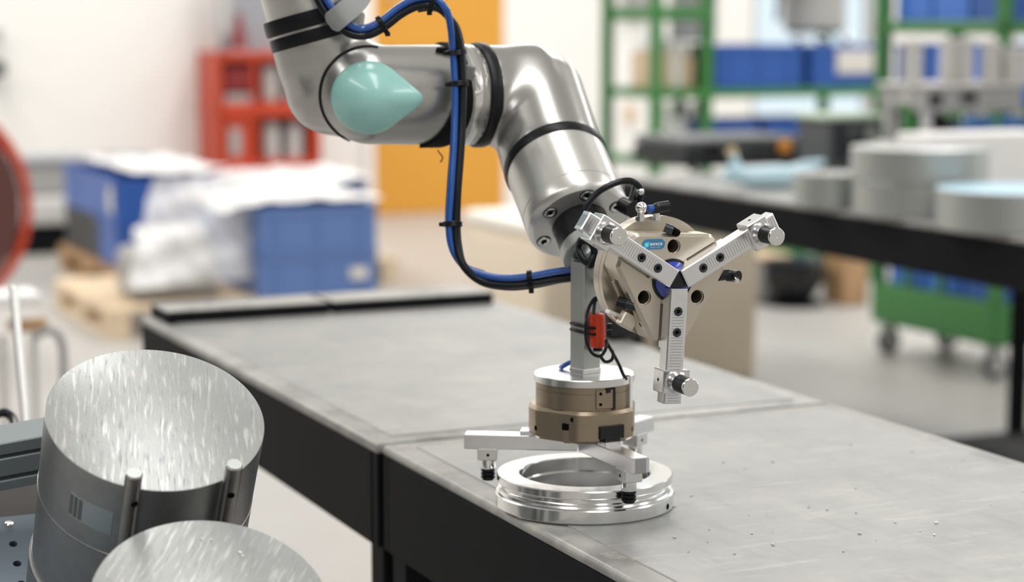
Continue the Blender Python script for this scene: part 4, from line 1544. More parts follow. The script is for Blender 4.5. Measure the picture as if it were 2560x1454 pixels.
for j in range(3):
    for k in range(2):
        dark = (k == 0 and j in (1, 2))
        lab = f"{('lower', 'upper')[k]} {'charcoal' if dark else 'blue'} crate of the left pallet, {('nearest', 'middle', 'farthest')[j]} in its row"
        put(crate(0.6, 0.42, 0.235, 'crate_dark' if dark else 'crate_blue', lab, GRP, plate=(0.10, 0.12, 0.10, 0.13, 'side') if (k == 1 and j == 0) else None),
            Bc + FY * (0.43 * j) + Vector((0, 0, 0.2355 * k)))


def sheet(name, p00, ex, ey, nx, ny, zf, m, label, th=0.0025, cat='plastic film'):
    """draped film: grid spanned by ex, ey from p00, height offset zf(u, v)"""
    rng = np.random.RandomState(len(label))
    ph = rng.rand(12) * 6.28
    vs = []
    for side in (0, 1):
        for i in range(nx + 1):
            for j in range(ny + 1):
                u, v = i / nx, j / ny
                w = 0.011 * math.sin(9 * u + 4 * v + ph[0]) + 0.009 * math.sin(17 * v - 6 * u + ph[1]) + 0.005 * math.sin(31 * u + 23 * v + ph[2])
                p = p00 + ex * u + ey * v + zf(u, v, w)
                vs.append(p + Vector((0, 0, -th * side)))
    N = (nx + 1) * (ny + 1)
    fs = []
    for i in range(nx):
        for j in range(ny):
            a = i * (ny + 1) + j
            q = (a, a + ny + 1, a + ny + 2, a + 1)
            fs.append(q)
            fs.append(tuple(N + x for x in q[::-1]))
    o_ = MB().raw(vs, fs).build(name, m, angle=180)
    return tag(o_, label, cat)


Z2 = ZP + 0.431
sheet('plastic_film', A + Vector((0, 0, Z2 - ZP + 0.010)) - BX * 0.16 - FY * 0.005, BX * 0.785, FY * 2.2, 30, 44,
      lambda u, v, w: BX * (0.46 * min(1, max(0, (v - 0.36) / 0.25))) + Vector((0, 0, 0.006 + abs(w) * 1.0 + 0.030 * max(0, math.sin(3.2 * v + 2 * u)) * (0.3 + v) - (0.10 * max(0, 0.33 - u) ** 1.0))), 'film_dense',
      'crumpled white plastic film lying over the nearest blue crates')
# hanging film on the left of the front stack
sheet('plastic_film', A + Vector((0, 0, 0.10)) - BX * 0.66 + FY * 0.10, BX * 0.66 + FY * 0.05, Vector((0, 0, 0.48)), 26, 26,
      lambda u, v, w: -FY * (0.22 * (1 - v) ** 1.5 * (1 - 0.7 * u) + w * 1.3) + BX * (0.20 * v * (1 - u)), 'film',
      'clear plastic film hanging down beside the nearest blue crates')
sheet('plastic_film', Bc + Vector((0, 0, ZP * 0 + 0.471 + 0.018)) + BX * 0.10 - FY * 0.01, BX * 0.52, FY * 1.25, 20, 26,
      lambda u, v, w: Vector((0, 0, 0.008 + abs(w) * 0.7 + 0.012 * max(0, math.sin(7 * u + 1)))), 'film_dense',
      'white plastic film spread over the far crates on the left pallet')
# pale wrapped parts beside the front crates
o_ = empty('wrapped_parts', Vector((A.x, A.y, ZP)) - BX * 0.36 + FY * 0.30, PHI, 'grey foam-wrapped parts under film left of the nearest crates', 'package')
MB().box((0, 0, 0.12), (0.42, 0.36, 0.24), 0.05, seg=3).build('wrapping', 'grey_mid', o_)
MB().box((0.02, 0.02, 0.285), (0.30, 0.28, 0.08), 0.03, seg=3).build('foam_top', 'white', o_)

# ================================================================== BACK WALL FURNITURE
def wall_box(o_, name, px0, py0, px1, py1, off, depth, m, bevel=0.004, back=None):
    """box with its front face at distance off in front of the back wall, spanning photo pixels"""
    a, z1 = on_wall(px0, py0, off)
    b, z0 = on_wall(px1, py1, off)
    return MB().box(((a + b) / 2, QB - off + depth / 2, (z0 + z1) / 2), (b - a, depth, z1 - z0), bevel).build(name, m, o_)


rs = empty('red_shelf', (0, 0, 0), PHI, 'red metal shelf unit with grey cylinders against the white wall', 'shelf')
wall_box(rs, 'side_panel', 540, 132, 562, 528, 0.5, 0.48, 'red')
wall_box(rs, 'side_panel', 780, 132, 806, 528, 0.5, 0.48, 'red')
wall_box(rs, 'divider', 632, 132, 650, 528, 0.5, 0.48, 'red')
wall_box(rs, 'top_shelf', 540, 130, 806, 150, 0.5, 0.48, 'red')
wall_box(rs, 'shelf', 540, 258, 806, 290, 0.5, 0.48, 'red')
wall_box(rs, 'shelf', 540, 405, 806, 420, 0.5, 0.48, 'red')
wall_box(rs, 'back_panel', 540, 132, 806, 528, 0.06, 0.04, 'grey_mid')
wall_box(rs, 'drawer', 562, 168, 632, 228, 0.48, 0.40, 'red_deep')
wall_box(rs, 'drawer', 562, 236, 632, 258, 0.47, 0.40, 'grey_mid')
wall_box(rs, 'cupboard_front', 562, 290, 632, 405, 0.47, 0.02, 'red')
hd = wall_box(rs, 'handle_recess', 570, 318, 608, 392, 0.475, 0.02, 'grey_mid', 0.012)
lab = {(676, 154, 256): 'grey cylinder on the upper red shelf', (680, 297, 403): 'grey cylinder on the lower red shelf beside the cupboard front', (738, 297, 403): 'grey-brown cylinder at the right end of the lower red shelf',
       (735, 154, 256): 'grey-brown cylinder at the right end of the upper red shelf'}
for (px, py0, py1), lb in lab.items():
    p_, z1 = on_wall(px, py0 + 6, 0.45)
    _, z0 = on_wall(px, py1, 0.45)
    rr = 0.058 if 'brown' not in lb else 0.062
    o_ = empty('gas_cylinder', room(p_ + 0.02, QB - 0.36, z0 + 0.012), 0, lb, 'cylinder', 'grey cylinders on the red shelf')
    MB().lathe([(0, 0), (rr, 0), (rr, (z1 - z0) * 0.8), (rr * 0.7, (z1 - z0) * 0.9), (rr * 0.35, (z1 - z0) * 0.93), (0, (z1 - z0) * 0.93)], n=28).build('cylinder_body', 'grey_light' if 'brown' not in lb else 'frame_grey', o_)
    MB().cyl((0, 0, (z1 - z0) * 0.92), (0, 0, (z1 - z0) * 0.98), rr * 0.28, n=16).build('valve', 'steel', o_)
gp = empty('pegboard', (0, 0, 0), PHI, 'grey back panel standing on the red shelf unit', 'panel')
wall_box(gp, 'panel_sheet', 540, -110, 700, 130, 0.30, 0.03, 'grey_panel')
wall_box(gp, 'panel_frame', 538, -110, 548, 130, 0.33, 0.03, 'frame_grey')
wall_box(gp, 'pale_sheet', 548, -100, 576, 92, 0.305, 0.006, 'grey_light')
p_, z1 = on_wall(596, 28, 0.42)
_, z0 = on_wall(596, 130.5, 0.42)
cone = empty('traffic_cone', room(p_, QB - 0.42, z0), PHI, 'dark red cone standing on top of the red shelf', 'cone')
MB().lathe([(0, 0.02), (0.062, 0.02), (0.012, z1 - z0), (0, z1 - z0)], n=28).build('cone_body', 'red_deep', cone)
MB().box((0, 0, 0.010), (0.15, 0.15, 0.02), 0.004).build('cone_base', 'grey_panel', cone)
# electrical box and notice right of the door
o_ = empty('wall_box', (0, 0, 0), PHI, 'brown-grey box high on the wall beside the green rack', 'box')
wall_box(o_, 'box_body', 1577, -60, 1630, 40, 0.12, 0.118, 'grey_mid')
wall_box(o_, 'box_lid', 1580, -56, 1627, 36, 0.126, 0.008, 'grey_mid')
o_ = empty('wall_notice', (0, 0, 0), PHI, 'small tan cardboard strip pinned to the white wall', 'notice')
wall_box(o_, 'notice_board', 1566, 262, 1590, 310, 0.02, 0.018, 'tan')
# black bracket at the left edge
o_ = empty('wall_bracket', (0, 0, 0), PHI, 'black two-armed bracket on the white wall at the left edge', 'bracket')
wall_box(o_, 'bracket_head', -40, 155, 16, 188, 0.22, 0.2, 'black_steel', 0.02)
wall_box(o_, 'bracket_arm', -40, 74, 5, 88, 0.10, 0.095, 'grey_mid')
wall_box(o_, 'bracket_plate', -40, 60, -12, 205, 0.06, 0.055, 'grey_light')
# grey machine bench behind the left pallet
P = PZ(55, 640, 0)
o_ = empty('low_machine', P, PHI, 'low grey and white machine behind the red-brown reel', 'machine')
MB().box((0.35, 0.3, 0.09), (1.1, 0.5, 0.18), 0.01).build('machine_base', 'black_steel', o_)
MB().box((0.35, 0.28, 0.27), (1.16, 0.56, 0.17), 0.03, seg=2).build('white_cover', 'grey_light', o_)
MB().box((0.35, 0.34, 0.46), (1.1, 0.42, 0.2), 0.02).build('grey_cabinet', 'grey_mid', o_)
MB().box((0.35, 0.34, 0.575), (1.14, 0.46, 0.03), 0.006).build('cabinet_top', 'grey_panel', o_)
# big red-brown reel at the left edge
cr = W(-235, 512, 8.4)
cr.z = 0.68
o_ = empty('cable_reel', (cr.x, cr.y, 0), PHI, 'big red-brown cable reel cut by the left edge', 'reel')
RR = 0.49
axr = (0, 1, 0)
for y in (-0.17, 0.17):
    MB().lathe([(0.07, -0.02), (RR - 0.05, -0.02), (RR - 0.05, 0.02), (0.07, 0.02)], (0, y, 0.68), axr, 72, closed=True).build('flange', 'red_brown', o_)
    MB().torus((0, y, 0.68), axr, RR - 0.018, 0.022, 80, 12).build('rim', 'red', o_)
MB().cyl((0, -0.16, 0.68), (0, 0.16, 0.68), RR * 0.55, n=56).build('drum', 'red_brown', o_)
MB().cyl((0, -0.26, 0.68), (0, 0.26, 0.68), 0.05, n=24).build('hub', 'grey_panel', o_)
MB().box((0, 0, 0.02), (0.5, 0.42, 0.04), 0.004).build('stand_foot', 'black_steel', o_)
for y in (-0.23, 0.23):
    MB().box((0, y, 0.35), (0.06, 0.03, 0.68), 0.004).build('stand_post', 'black_steel', o_)

# white pole and small trolley between rack and reel
a, b = W(33, 716, 3.00), W(65, 1062, 2.95)
b2 = a + (b - a) * (a.z / (a.z - b.z))
o_ = empty('white_pole', b2, 0, 'slim white pole standing behind the billet rack', 'pole')
MB().cyl(a, b2, 0.0070, n=20, bevel=0.002).build('pole_tube', 'pole_metal', o_, local=False)
MB().cyl(b2, b2 + Vector((0, 0, 0.012)), 0.07, n=32, bevel=0.003).build('pole_base', 'grey_mid', o_, local=False)
tp = PZ(60, 1150, 0.0)
tc = W(60, 830, 5.2)
o_ = empty('hand_cart', (tc.x, tc.y, 0), PHI, 'small tubular hand cart with a white tray behind the white pole', 'cart')
zt = tc.z
MB().box((-0.05, 0.12, W(40, 742, 5.3).z), (0.22, 0.16, 0.03), 0.006).build('tray', 'white', o_)  # white slab, added for a pale patch at this spot
MB().box((0.02, 0.05, W(85, 820, 5.2).z), (0.10, 0.06, 0.03), 0.008).build('brake_pad', 'wood', o_)
MB().tube([(0.03, 0, zt - 0.01), (0.07, 0, zt), (0.095, 0, zt - 0.03), (0.10, 0, zt - 0.12), (0.10, 0, 0.02)], 0.011, n=14).build('handle', 'grey_mid', o_)
for x in (-0.16, -0.05, 0.03):
    MB().cyl((x, 0.03, 0.02), (x, 0.03, zt - 0.01), 0.009, n=14).build('upright', 'grey_light', o_)
MB().cyl((-0.16, 0.2, 0.02), (-0.16, 0.2, W(40, 742, 5.3).z - 0.01), 0.009, n=14).build('upright', 'grey_light', o_)
MB().box((-0.03, 0.1, 0.03), (0.32, 0.3, 0.03), 0.006).build('foot_frame', 'grey_mid', o_)
o_ = empty('black_hose', W(20, 1050, 2.6), 0, 'black hose loop rising behind the aluminium profile', 'hose')
MB().tube([W(-30, 1075, 2.55), W(-14, 1040, 2.57), W(8, 1031, 2.58), W(28, 1040, 2.58), W(38, 1062, 2.56), W(40, 1100, 2.5), W(38, 1150, 2.45)], 0.006, n=14).build('hose', 'cable_black', o_, local=False)

# ================================================================== CREAM BOX BEHIND THE BENCH
P = PZ(1893, 948, 0)
Wc = 0.97
o_ = empty('cream_crate', P - BX * Wc, PHI, 'large cream box standing on the floor behind the workbenches', 'box')
MB().box((Wc / 2, 0.38, 0.31), (Wc, 0.76, 0.62), 0.03, seg=3).build('box_body', 'beige', o_)
MB().box((Wc / 2, 0.38, 0.64), (Wc + 0.02, 0.78, 0.06), 0.028, seg=3).build('lid', 'cream', o_)

# ================================================================== THINGS ON THE REAR BENCH
ZB = 0.9015


def disc(px, py_bottom, R, H, label, group, m='alu_dull', top=None, z=ZB, back=True):
    """disc whose near bottom rim is seen at (px, py_bottom)"""
    P = PZ(px, py_bottom, z)
    dirv = Vector((P.x, P.y, 0)).normalized()
    P = P + dirv * R
    o_ = empty('aluminium_disc', (P.x, P.y, z), 0, label, 'disc', group)
    MB().lathe([(0, 0), (R - 0.002, 0), (R, 0.002), (R, H - 0.0015), (R - 0.0015, H - 0.0002), (0, H - 0.0002)], n=96).build('disc_side', m, o_)
    MB().lathe([(0, H), (R - 0.003, H), (R - 0.0008, H - 0.0006)], n=96).build('disc_top', top or 'alu', o_)
    return o_


DG = 'aluminium discs on the rear bench'
disc(2072, 522, 0.105, 0.100, 'smallest aluminium disc, left end of the row on the rear bench', DG)
d2 = disc(2300, 549, 0.196, 0.094, 'lower aluminium disc of the two-high stack on the rear bench', DG)
o_ = dup(d2, d2.location + Vector((-0.004, 0.01, 0.0962)), label='upper aluminium disc of the two-high stack on the rear bench')
disc(2530, 588, 0.205, 0.105, 'aluminium disc with a pale blue film top at the right edge', DG, top='film_blue')

# black tool case
P = PZ(1712, 432, ZB)
tcs = empty('tool_case', P, PHI, 'charcoal tool case with a grey lid lying at the left end of the rear bench', 'case')
CL, CD = 0.52, 0.40
MB().prism([(0.0, 0.0), (CL, 0), (CL, CD), (0.0, CD)], 0.018, 0.085, 0.014, seg=2).build('case_shell', 'case', tcs)
MB().prism([(0.004, 0.004), (CL - 0.004, 0.004), (CL - 0.004, CD - 0.004), (0.004, CD - 0.004)], 0.086, 0.122, 0.014, seg=2).build('case_lid', 'case_lid', tcs)
MB().tube([(0.20, 0.004, 0.07), (0.22, -0.03, 0.06), (0.32, -0.03, 0.06), (0.34, 0.004, 0.07)], 0.010, n=12).build('handle', 'black_plastic', tcs)
for x in (0.12, 0.42):
    MB().box((x, -0.004, 0.085), (0.05, 0.014, 0.045), 0.004).build('latch', 'orange' if x > 0.4 else 'black_plastic', tcs)
for x in (0.06, CL - 0.06):
    for y in (0.05, CD - 0.05):
        MB().cyl((x, y, 0), (x, y, 0.02), 0.016, n=16).build('foot', 'rubber', tcs)

# pale blue gloves
gp_ = PZ(1940, 462, ZB)
o_ = empty('rubber_glove', gp_, 0, 'pale blue rubber glove dropped in front of the tool case', 'glove')
b = MB()
pxp = lambda px, py, dz, dd=0: W(px, py - dz * 300, 6.56)


def rad(r0, r1):
    return lambda t: r0 + (r1 - r0) * t


b.tube([pxp(1836, 440, 0.03), pxp(1880, 452, 0.03), pxp(1930, 452, 0.032), pxp(1985, 450, 0.033), pxp(2040, 448, 0.03)], lambda t: 0.026 + 0.012 * math.sin(3.1 * t), n=16)
b.build('palm', 'glove', o_, local=False)
for pts_ in ([(1860, 446), (1828, 428), (1812, 446), (1802, 452)], [(1850, 440), (1836, 404), (1832, 390)], [(1876, 456), (1890, 468), (1898, 474)], [(1968, 438), (2012, 418), (2060, 412)], [(1856, 448), (1838, 450), (1820, 456)]):
    MB().tube([pxp(x, y, 0.018) for x, y in pts_], lambda t: 0.017 - 0.006 * t, n=12).build('finger', 'glove', o_, local=False)
MB().sphere(pxp(1830, 386, 0.02), 0.020, s=(1, 0.8, 0.8)).build('cuff', 'glove_cuff', o_, local=False)

# white block with paper
P = W(2322, 470, 6.13)
P.z = ZB
o_ = empty('white_block', P, PHI, 'large white foam block at the right end of the rear bench', 'block')
MB().box((0.24, 0.09, 0.10), (0.48, 0.18, 0.20), 0.006).build('foam_body', 'white', o_)
P = W(2236, 372, 6.50)
P.z = ZB
o_ = empty('paper_stack', P, PHI, 'stack of white sheets with curled edge behind the stacked discs', 'paper')
for k in range(4):
    b = MB()
    vs, fs = [], []
    for i in range(13):
        x = i / 12 * 0.27
        c = 0.03 * max(0, 0.25 - i / 12) * 2 + 0.004 * math.sin(i * 0.8 + k)
        for y in (0.0, 0.11):
            vs += [Vector((x, y, 0.005 + k * 0.036 + c)), Vector((x, y, 0.005 + k * 0.036 + c + 0.030))]
    for i in range(12):
        a_ = i * 4
        fs += [(a_, a_ + 4, a_ + 6, a_ + 2), (a_ + 1, a_ + 3, a_ + 7, a_ + 5), (a_, a_ + 1, a_ + 5, a_ + 4), (a_ + 2, a_ + 6, a_ + 7, a_ + 3)]
    fs += [(0, 2, 3, 1), (48, 49, 51, 50)]
    b.raw(vs, fs)
    b.build('sheet', 'white', o_)

# vise-like machine with a pale green top
P = W(2072, 370, 6.95)
P.z = ZB
o_ = empty('machine_vise', P, PHI, 'dark grey machine vise with a pale plate, behind the discs on the rear bench', 'vise')
MB().box((0.115, 0.11, 0.10), (0.22, 0.20, 0.20), 0.006).build('vise_body', 'case_lid', o_)
MB().box((0.115, 0.11, 0.212), (0.26, 0.22, 0.022), 0.006).build('top_plate', 'pale_green', o_)
MB().box((0.05, -0.005, 0.13), (0.03, 0.02, 0.13), 0.004).build('jaw_block', 'screw', o_)
MB().box((0.17, -0.005, 0.12), (0.04, 0.02, 0.12), 0.004).build('jaw_block', 'grey_mid', o_)
MB().cyl((0.11, -0.03, 0.11), (0.11, 0.01, 0.11), 0.022, n=24).build('spindle', 'black_plastic', o_)
P = W(2300, 338, 6.98)
P.z = ZB
o_ = empty('power_tool', P, PHI, 'black hand tool with rounded housing behind the white paper stack', 'tool')
MB().tube([(-0.05, 0.02, 0.16), (0.01, 0.02, 0.175), (0.07, 0.02, 0.18), (0.13, 0.02, 0.165)], lambda t: 0.036 + 0.014 * math.sin(3.14 * t), n=22).build('housing', 'black_plastic', o_)
MB().box((0.05, 0.02, 0.065), (0.16, 0.08, 0.13), 0.02, seg=2).build('tool_base', 'case', o_)
MB().cyl((-0.075, 0.02, 0.16), (-0.04, 0.02, 0.16), 0.024, n=24).build('chuck', 'steel', o_)
for i, (px, lb) in enumerate(((2246, 'small black knob stand at the left of the black hand tool'), (2292, 'second small black knob stand, right behind the black hand tool'))):
    P = W(px, 336, 7.25)
    P.z = ZB
    o_ = empty('knob_stand', P, PHI, lb, 'stand', 'knob stands on the rear bench')
    MB().cyl((0, 0, 0), (0, 0, 0.02), 0.033, n=24, bevel=0.003).build('stand_base', 'case', o_)
    MB().cyl((0, 0, 0.02), (0, 0, 0.21), 0.016, n=20).build('stem', 'steel', o_)
    MB().sphere((0, 0, 0.225), 0.020).build('knob', 'black_plastic', o_)
for i, (px, w_, lb) in enumerate(((2446, 0.10, 'blue plastic tool block behind the white foam'), (2540, 0.11, 'dark blue tool block at the right edge behind the foam'))):
    P = W(px, 334, 6.63)
    P.z = ZB
    o_ = empty('tool_block', P, PHI, lb, 'tool block', 'blue tool blocks')
    MB().box((0, 0, 0.10), (w_, 0.07, 0.20), 0.006).build('block_base', 'blue_tool', o_)
    MB().box((0, 0, 0.216), (w_ * 0.9, 0.06, 0.03), 0.008).build('block_top', 'blue_tool', o_)
    MB().cyl((0, -0.02, 0.23), (0, -0.02, 0.25), 0.014, n=16).build('block_knob', 'grey_mid', o_)

# ================================================================== GREEN TROLLEY WITH BINS (right background)
C0 = PZ(2172, 880, 0)
TL, TWd = 0.78, 0.44
tr = empty('green_trolley', C0, 0, 'tall green trolley on castors with shelves of blue bins', 'trolley')
e1 = (PZ(2440, 946, 0) - C0)
ang = math.atan2(e1.y, e1.x)
tr.rotation_euler = (0, 0, ang)
TL = e1.length + 0.10
Z0 = 0.14
MB().box((TL / 2, TWd / 2, Z0 + 0.0875), (TL, TWd, 0.175), 0.012).build('base_tray', 'green', tr)
for x in (0.06, TL - 0.06):
    for y in (0.06, TWd - 0.06):
        c = empty('caster', (x, y, 0))
        c.parent = tr
        MB().cyl((-0.018, 0, 0.056), (0.018, 0, 0.056), 0.056, n=32, bevel=0.006).build('wheel', 'case_lid', c)
        MB().cyl((-0.020, 0, 0.056), (0.020, 0, 0.056), 0.034, n=28, bevel=0.002).build('wheel_hub', 'grey_light', c)
        MB().box((0, 0, 0.125), (0.06, 0.055, 0.04), 0.004).build('fork', 'frame_grey', c)
        for x2 in (-0.024, 0.024):
            MB().box((x2, 0, 0.09), (0.005, 0.035, 0.08), 0.001).build('fork_plate', 'frame_grey', c)
TH_T = 1.75
for x in (0.025, TL - 0.025):
    for y in (0.025, TWd - 0.025):
        MB().box((x, y, (Z0 + 0.175 + TH_T) / 2), (0.05, 0.05, TH_T - Z0 - 0.175), 0.003).build('upright', 'green', tr)
for x in (0.24, 0.46):
    MB().box((x, 0.02, 0.50), (0.03, 0.03, 0.36), 0.003).build('rail', 'green', tr)
SHZ = (0.68, 1.085, 1.42)
for z in SHZ:
    MB().box((TL / 2, TWd / 2, z), (TL, TWd, 0.05), 0.004).build('shelf', 'green', tr)
MB().box((TL - 0.02, TWd * 0.5, 0.19), (0.05, 0.22, 0.07), 0.004).build('tow_socket', 'crate_dark', tr)


def bin_(label, group, sx, sy, sz, m):
    o_ = empty('parts_bin', (0, 0, 0), 0, label, 'bin', group)
    t = 0.004
    b = MB()
    b.box((sx / 2, sy / 2, t), (sx - 0.01, sy - 0.01, t))
    for (c, s) in (((sx / 2, t, sz / 2), (sx, t, sz)), ((sx / 2, sy - t, sz / 2), (sx, t, sz)), ((t, sy / 2, sz / 2), (t, sy, sz)), ((sx - t, sy / 2, sz / 2), (t, sy, sz))):
        b.box(c, s, 0.001)
    b.build('bin_body', m, o_)
    b = MB()
    b.box((sx / 2, 0.002, sz - 0.012), (sx + 0.006, 0.012, 0.022), 0.002)
    b.box((sx / 2, sy - 0.002, sz - 0.012), (sx + 0.006, 0.012, 0.022), 0.002)
    b.box((0.002, sy / 2, sz - 0.012), (0.012, sy, 0.022), 0.002)
    b.box((sx - 0.002, sy / 2, sz - 0.012), (0.012, sy, 0.022), 0.002)
    b.build('bin_rim', m, o_)
    return o_


Rt = Matrix.Rotation(ang, 4, 'Z')
GB = 'blue bins on the green trolley'
word = {0: 'bottom tray', 1: 'second', 2: 'third', 3: 'top'}
pos = ('far-left', 'middle', 'near')
for lev, z in ((0, Z0 + 0.176), (1, SHZ[0] + 0.026), (2, SHZ[1] + 0.026), (3, SHZ[2] + 0.026)):
    for j in range(3):
        hgt = (0.28, 0.30, 0.24, 0.22)[lev]
        o_ = bin_(f'{pos[j]} blue bin on the {word[lev]}{"" if lev == 0 else " shelf"} of the green trolley', GB, TL / 3 - 0.045, TWd - 0.13, hgt, 'crate_bright' if (lev + j) % 3 != 2 else 'crate_blue')
        o_.location = C0 + Rt @ Vector((0.055 + j * (TL - 0.09) / 3, 0.065, z))
        o_.rotation_euler = (0, 0, ang)

# ================================================================== GREEN RACK WITH CRATES (behind the bench)
D = 10.6
G0 = W(1655, 240, D)
gk = empty('green_rack', (G0.x, G0.y, 0), PHI, 'green steel rack holding two large blue crates behind the bench', 'rack')


def gk_at(px, py=240):
    """local x on the rack's front plane at a photo column, and world height at (px, py)"""
    r_ = FW + XR * ((px - 1280) / FPX) - UP * ((py - 727) / FPX)
    G = Vector((G0.x, G0.y, 0))
    t = (G - CAM).dot(FY) / r_.dot(FY)
    P = CAM + r_ * t
    return (P - G).dot(BX), P.z


xs = [gk_at(px)[0] for px in (1645, 1772, 2205)]
zsh = gk_at(1900, 232)[1]
ztop = gk_at(1700, 34)[1]
GD = 0.62
for x in (xs[0], xs[1], xs[2]):
    for y in (0.03, GD - 0.03):
        MB().box((x, y, 1.0), (0.055, 0.055, 2.0), 0.003).build('upright', 'green', gk)
for (a_, b_, z, h_) in ((xs[0], xs[2], zsh, 0.05), (xs[0], xs[1], ztop, 0.07), (xs[0], xs[2], 0.19, 0.07), (xs[0], xs[2], 0.69, 0.04), (xs[0], xs[2], 1.93, 0.05)):
    MB().box(((a_ + b_) / 2, GD / 2, z), (b_ - a_, GD, h_), 0.004).build('shelf', 'green', gk)
MB().box((xs[1] + 0.02, 0.14, zsh + 0.14), (0.03, 0.25, 0.25), 0.004).build('gusset', 'green_dark', gk)
wG = lambda x, y, z: Vector((G0.x, G0.y, 0)) + BX * x + FY * y + Vector((0, 0, z))
for (pa, pb, lb, tagp) in ((1792, 2012, 'left large blue crate on the green rack, plain front', None), (2032, 2192, 'right large blue crate on the green rack, pale paper sheet on its front', 1)):
    xa, xb = gk_at(pa)[0], gk_at(pb)[0]
    _, zt_ = gk_at(pa, 113)
    H_ = zt_ - zsh - 0.026
    L_ = xb - xa
    o_ = crate(L_, 0.5, H_, 'crate_blue', lb, 'crates on the green rack', plate=(L_ * 0.68, H_ * 0.60, L_ * 0.58, H_ * 0.56, 'front') if tagp else None)
    put(o_, wG(xa, 0.02, zsh + 0.026))
# silver caps in the right crate
for i, px in enumerate((2050, 2108, 2172)):
    x, z = gk_at(px, 100)
    o_ = empty('silver_post', wG(x, 0.22, zsh + 0.040), PHI, f'{("left", "middle", "right")[i]} silver-capped post standing in the rack crates', 'post', 'silver-capped posts in the crates')
    hh = z - zsh - 0.04
    MB().cyl((0, 0, 0), (0, 0, hh - 0.02), 0.022, n=20).build('post_shaft', 'steel', o_)
    MB().sphere((0, 0, hh), 0.030).build('cap', 'alu_bright', o_)
# tan and white packages
for i, (pa, pb, m_, lb) in enumerate(((1664, 1694, 'tan', 'left tan package on the green rack'), (1697, 1728, 'paper', 'middle cream package on the green rack'), (1731, 1756, 'tan', 'right tan package on the green rack'))):
    xa, za = gk_at(pa, 92 + 8 * i)
    xb, _ = gk_at(pb)
    o_ = empty('package', wG(xa, 0.09, zsh + 0.026), PHI, lb, 'package', 'packages on the green rack')
    h_ = za - zsh - 0.026
    MB().box(((xb - xa) / 2, 0.15, h_ * 0.36), (xb - xa - 0.004, 0.3, h_ * 0.72), 0.008).build('package_body', m_, o_)
    MB().box(((xb - xa) / 2, 0.15, h_ * 0.86), (xb - xa - 0.012, 0.26, h_ * 0.28), 0.02, seg=2).build('package_top', 'white', o_)
# white poster boards and hanging roll behind
o_ = empty('white_board', (0, 0, 0), PHI, 'white board with a faint red mark above the left rack crate', 'board')
xa, z1 = gk_at(1780, -150)
xb, z0 = gk_at(1893, 104)
o_.location = (G0.x, G0.y, 0)
MB().box(((xa + xb) / 2, 0.44, (z0 + z1) / 2), (xb - xa, 0.02, z1 - z0), 0.003).build('board_sheet', 'grey_light', o_)
MB().box((xa + (xb - xa) * 0.6, 0.428, gk_at(1840, 22)[1]), (0.06, 0.004, 0.03), 0.001).build('red_mark', 'tan', o_)
xa, z1 = gk_at(2062, -150)
xb, z0 = gk_at(2192, 84)
o_ = empty('hanging_roll', (G0.x, G0.y, 0), PHI, 'pale grey roll hanging over the right rack crate', 'roll')
MB().cyl(((xa + xb) / 2, 0.36, z0 + 0.02), ((xa + xb) / 2, 0.36, z1), (xb - xa) / 2, n=36, bevel=0.01).build('roll_body', 'grey_light', o_)
MB().cyl(((xa + xb) / 2, 0.36, z0), ((xa + xb) / 2, 0.36, z0 + 0.02), (xb - xa) / 2 - 0.02, n=36).build('roll_core', 'screw', o_)
xa, z1 = gk_at(2036, -150)
_, z0 = gk_at(2030, 52)
MB().cyl((xa, 0.36, z0), (xa + 0.03, 0.36, z1), 0.017, n=16).build('hanging_rod', 'grey_panel', o_)
# lower shelf load seen under the bench: blue tray, black drum
zl = 0.2265
xa, _ = gk_at(1905, 620)
xb, _ = gk_at(2150, 620)
o_ = crate(max(0.3, xb - xa), 0.5, 0.20, 'crate_blue', 'blue crate low in the green rack, seen under the rear bench', 'crates on the green rack')
put(o_, wG(xa, 0.02, zl))
P = PZ(2028, 772, 0)
o_ = empty('black_drum', P + FY * 0.16, PHI, 'black round-bellied bucket on the floor under the green rack', 'bucket')
MB().lathe([(0, 0.02), (0.07, 0.02), (0.10, 0.05), (0.15, 0.13), (0.155, 0.2), (0.15, 0.23), (0.13, 0.24), (0, 0.24)], n=36).build('drum_body', 'black_plastic', o_)
MB().cyl((0, 0, 0), (0, 0, 0.02), 0.15, n=36, bevel=0.004).build('drum_base', 'black_steel', o_)
P = PZ(2168, 770, 0)
o_ = empty('wooden_block', P + FY * 0.2, PHI, 'red-brown wooden block on the floor beside the black bucket', 'block')
MB().box((0, 0, 0.12), (0.14, 0.2, 0.24), 0.006).build('block_body', 'wood', o_)
MB().box((0, 0, 0.248), (0.145, 0.205, 0.016), 0.004).build('block_cap', 'wood', o_)
P = PZ(1935, 765, 0)
o_ = empty('floor_tub', P + FY * 0.25, PHI, 'pale grey tub with a tan lid on the floor beside the cream box', 'tub')
MB().box((0, 0, 0.11), (0.30, 0.3, 0.22), 0.02, seg=2).build('tub_body', 'grey_light', o_)
MB().box((0, 0, 0.235), (0.32, 0.32, 0.03), 0.006).build('tub_lid', 'tan', o_)
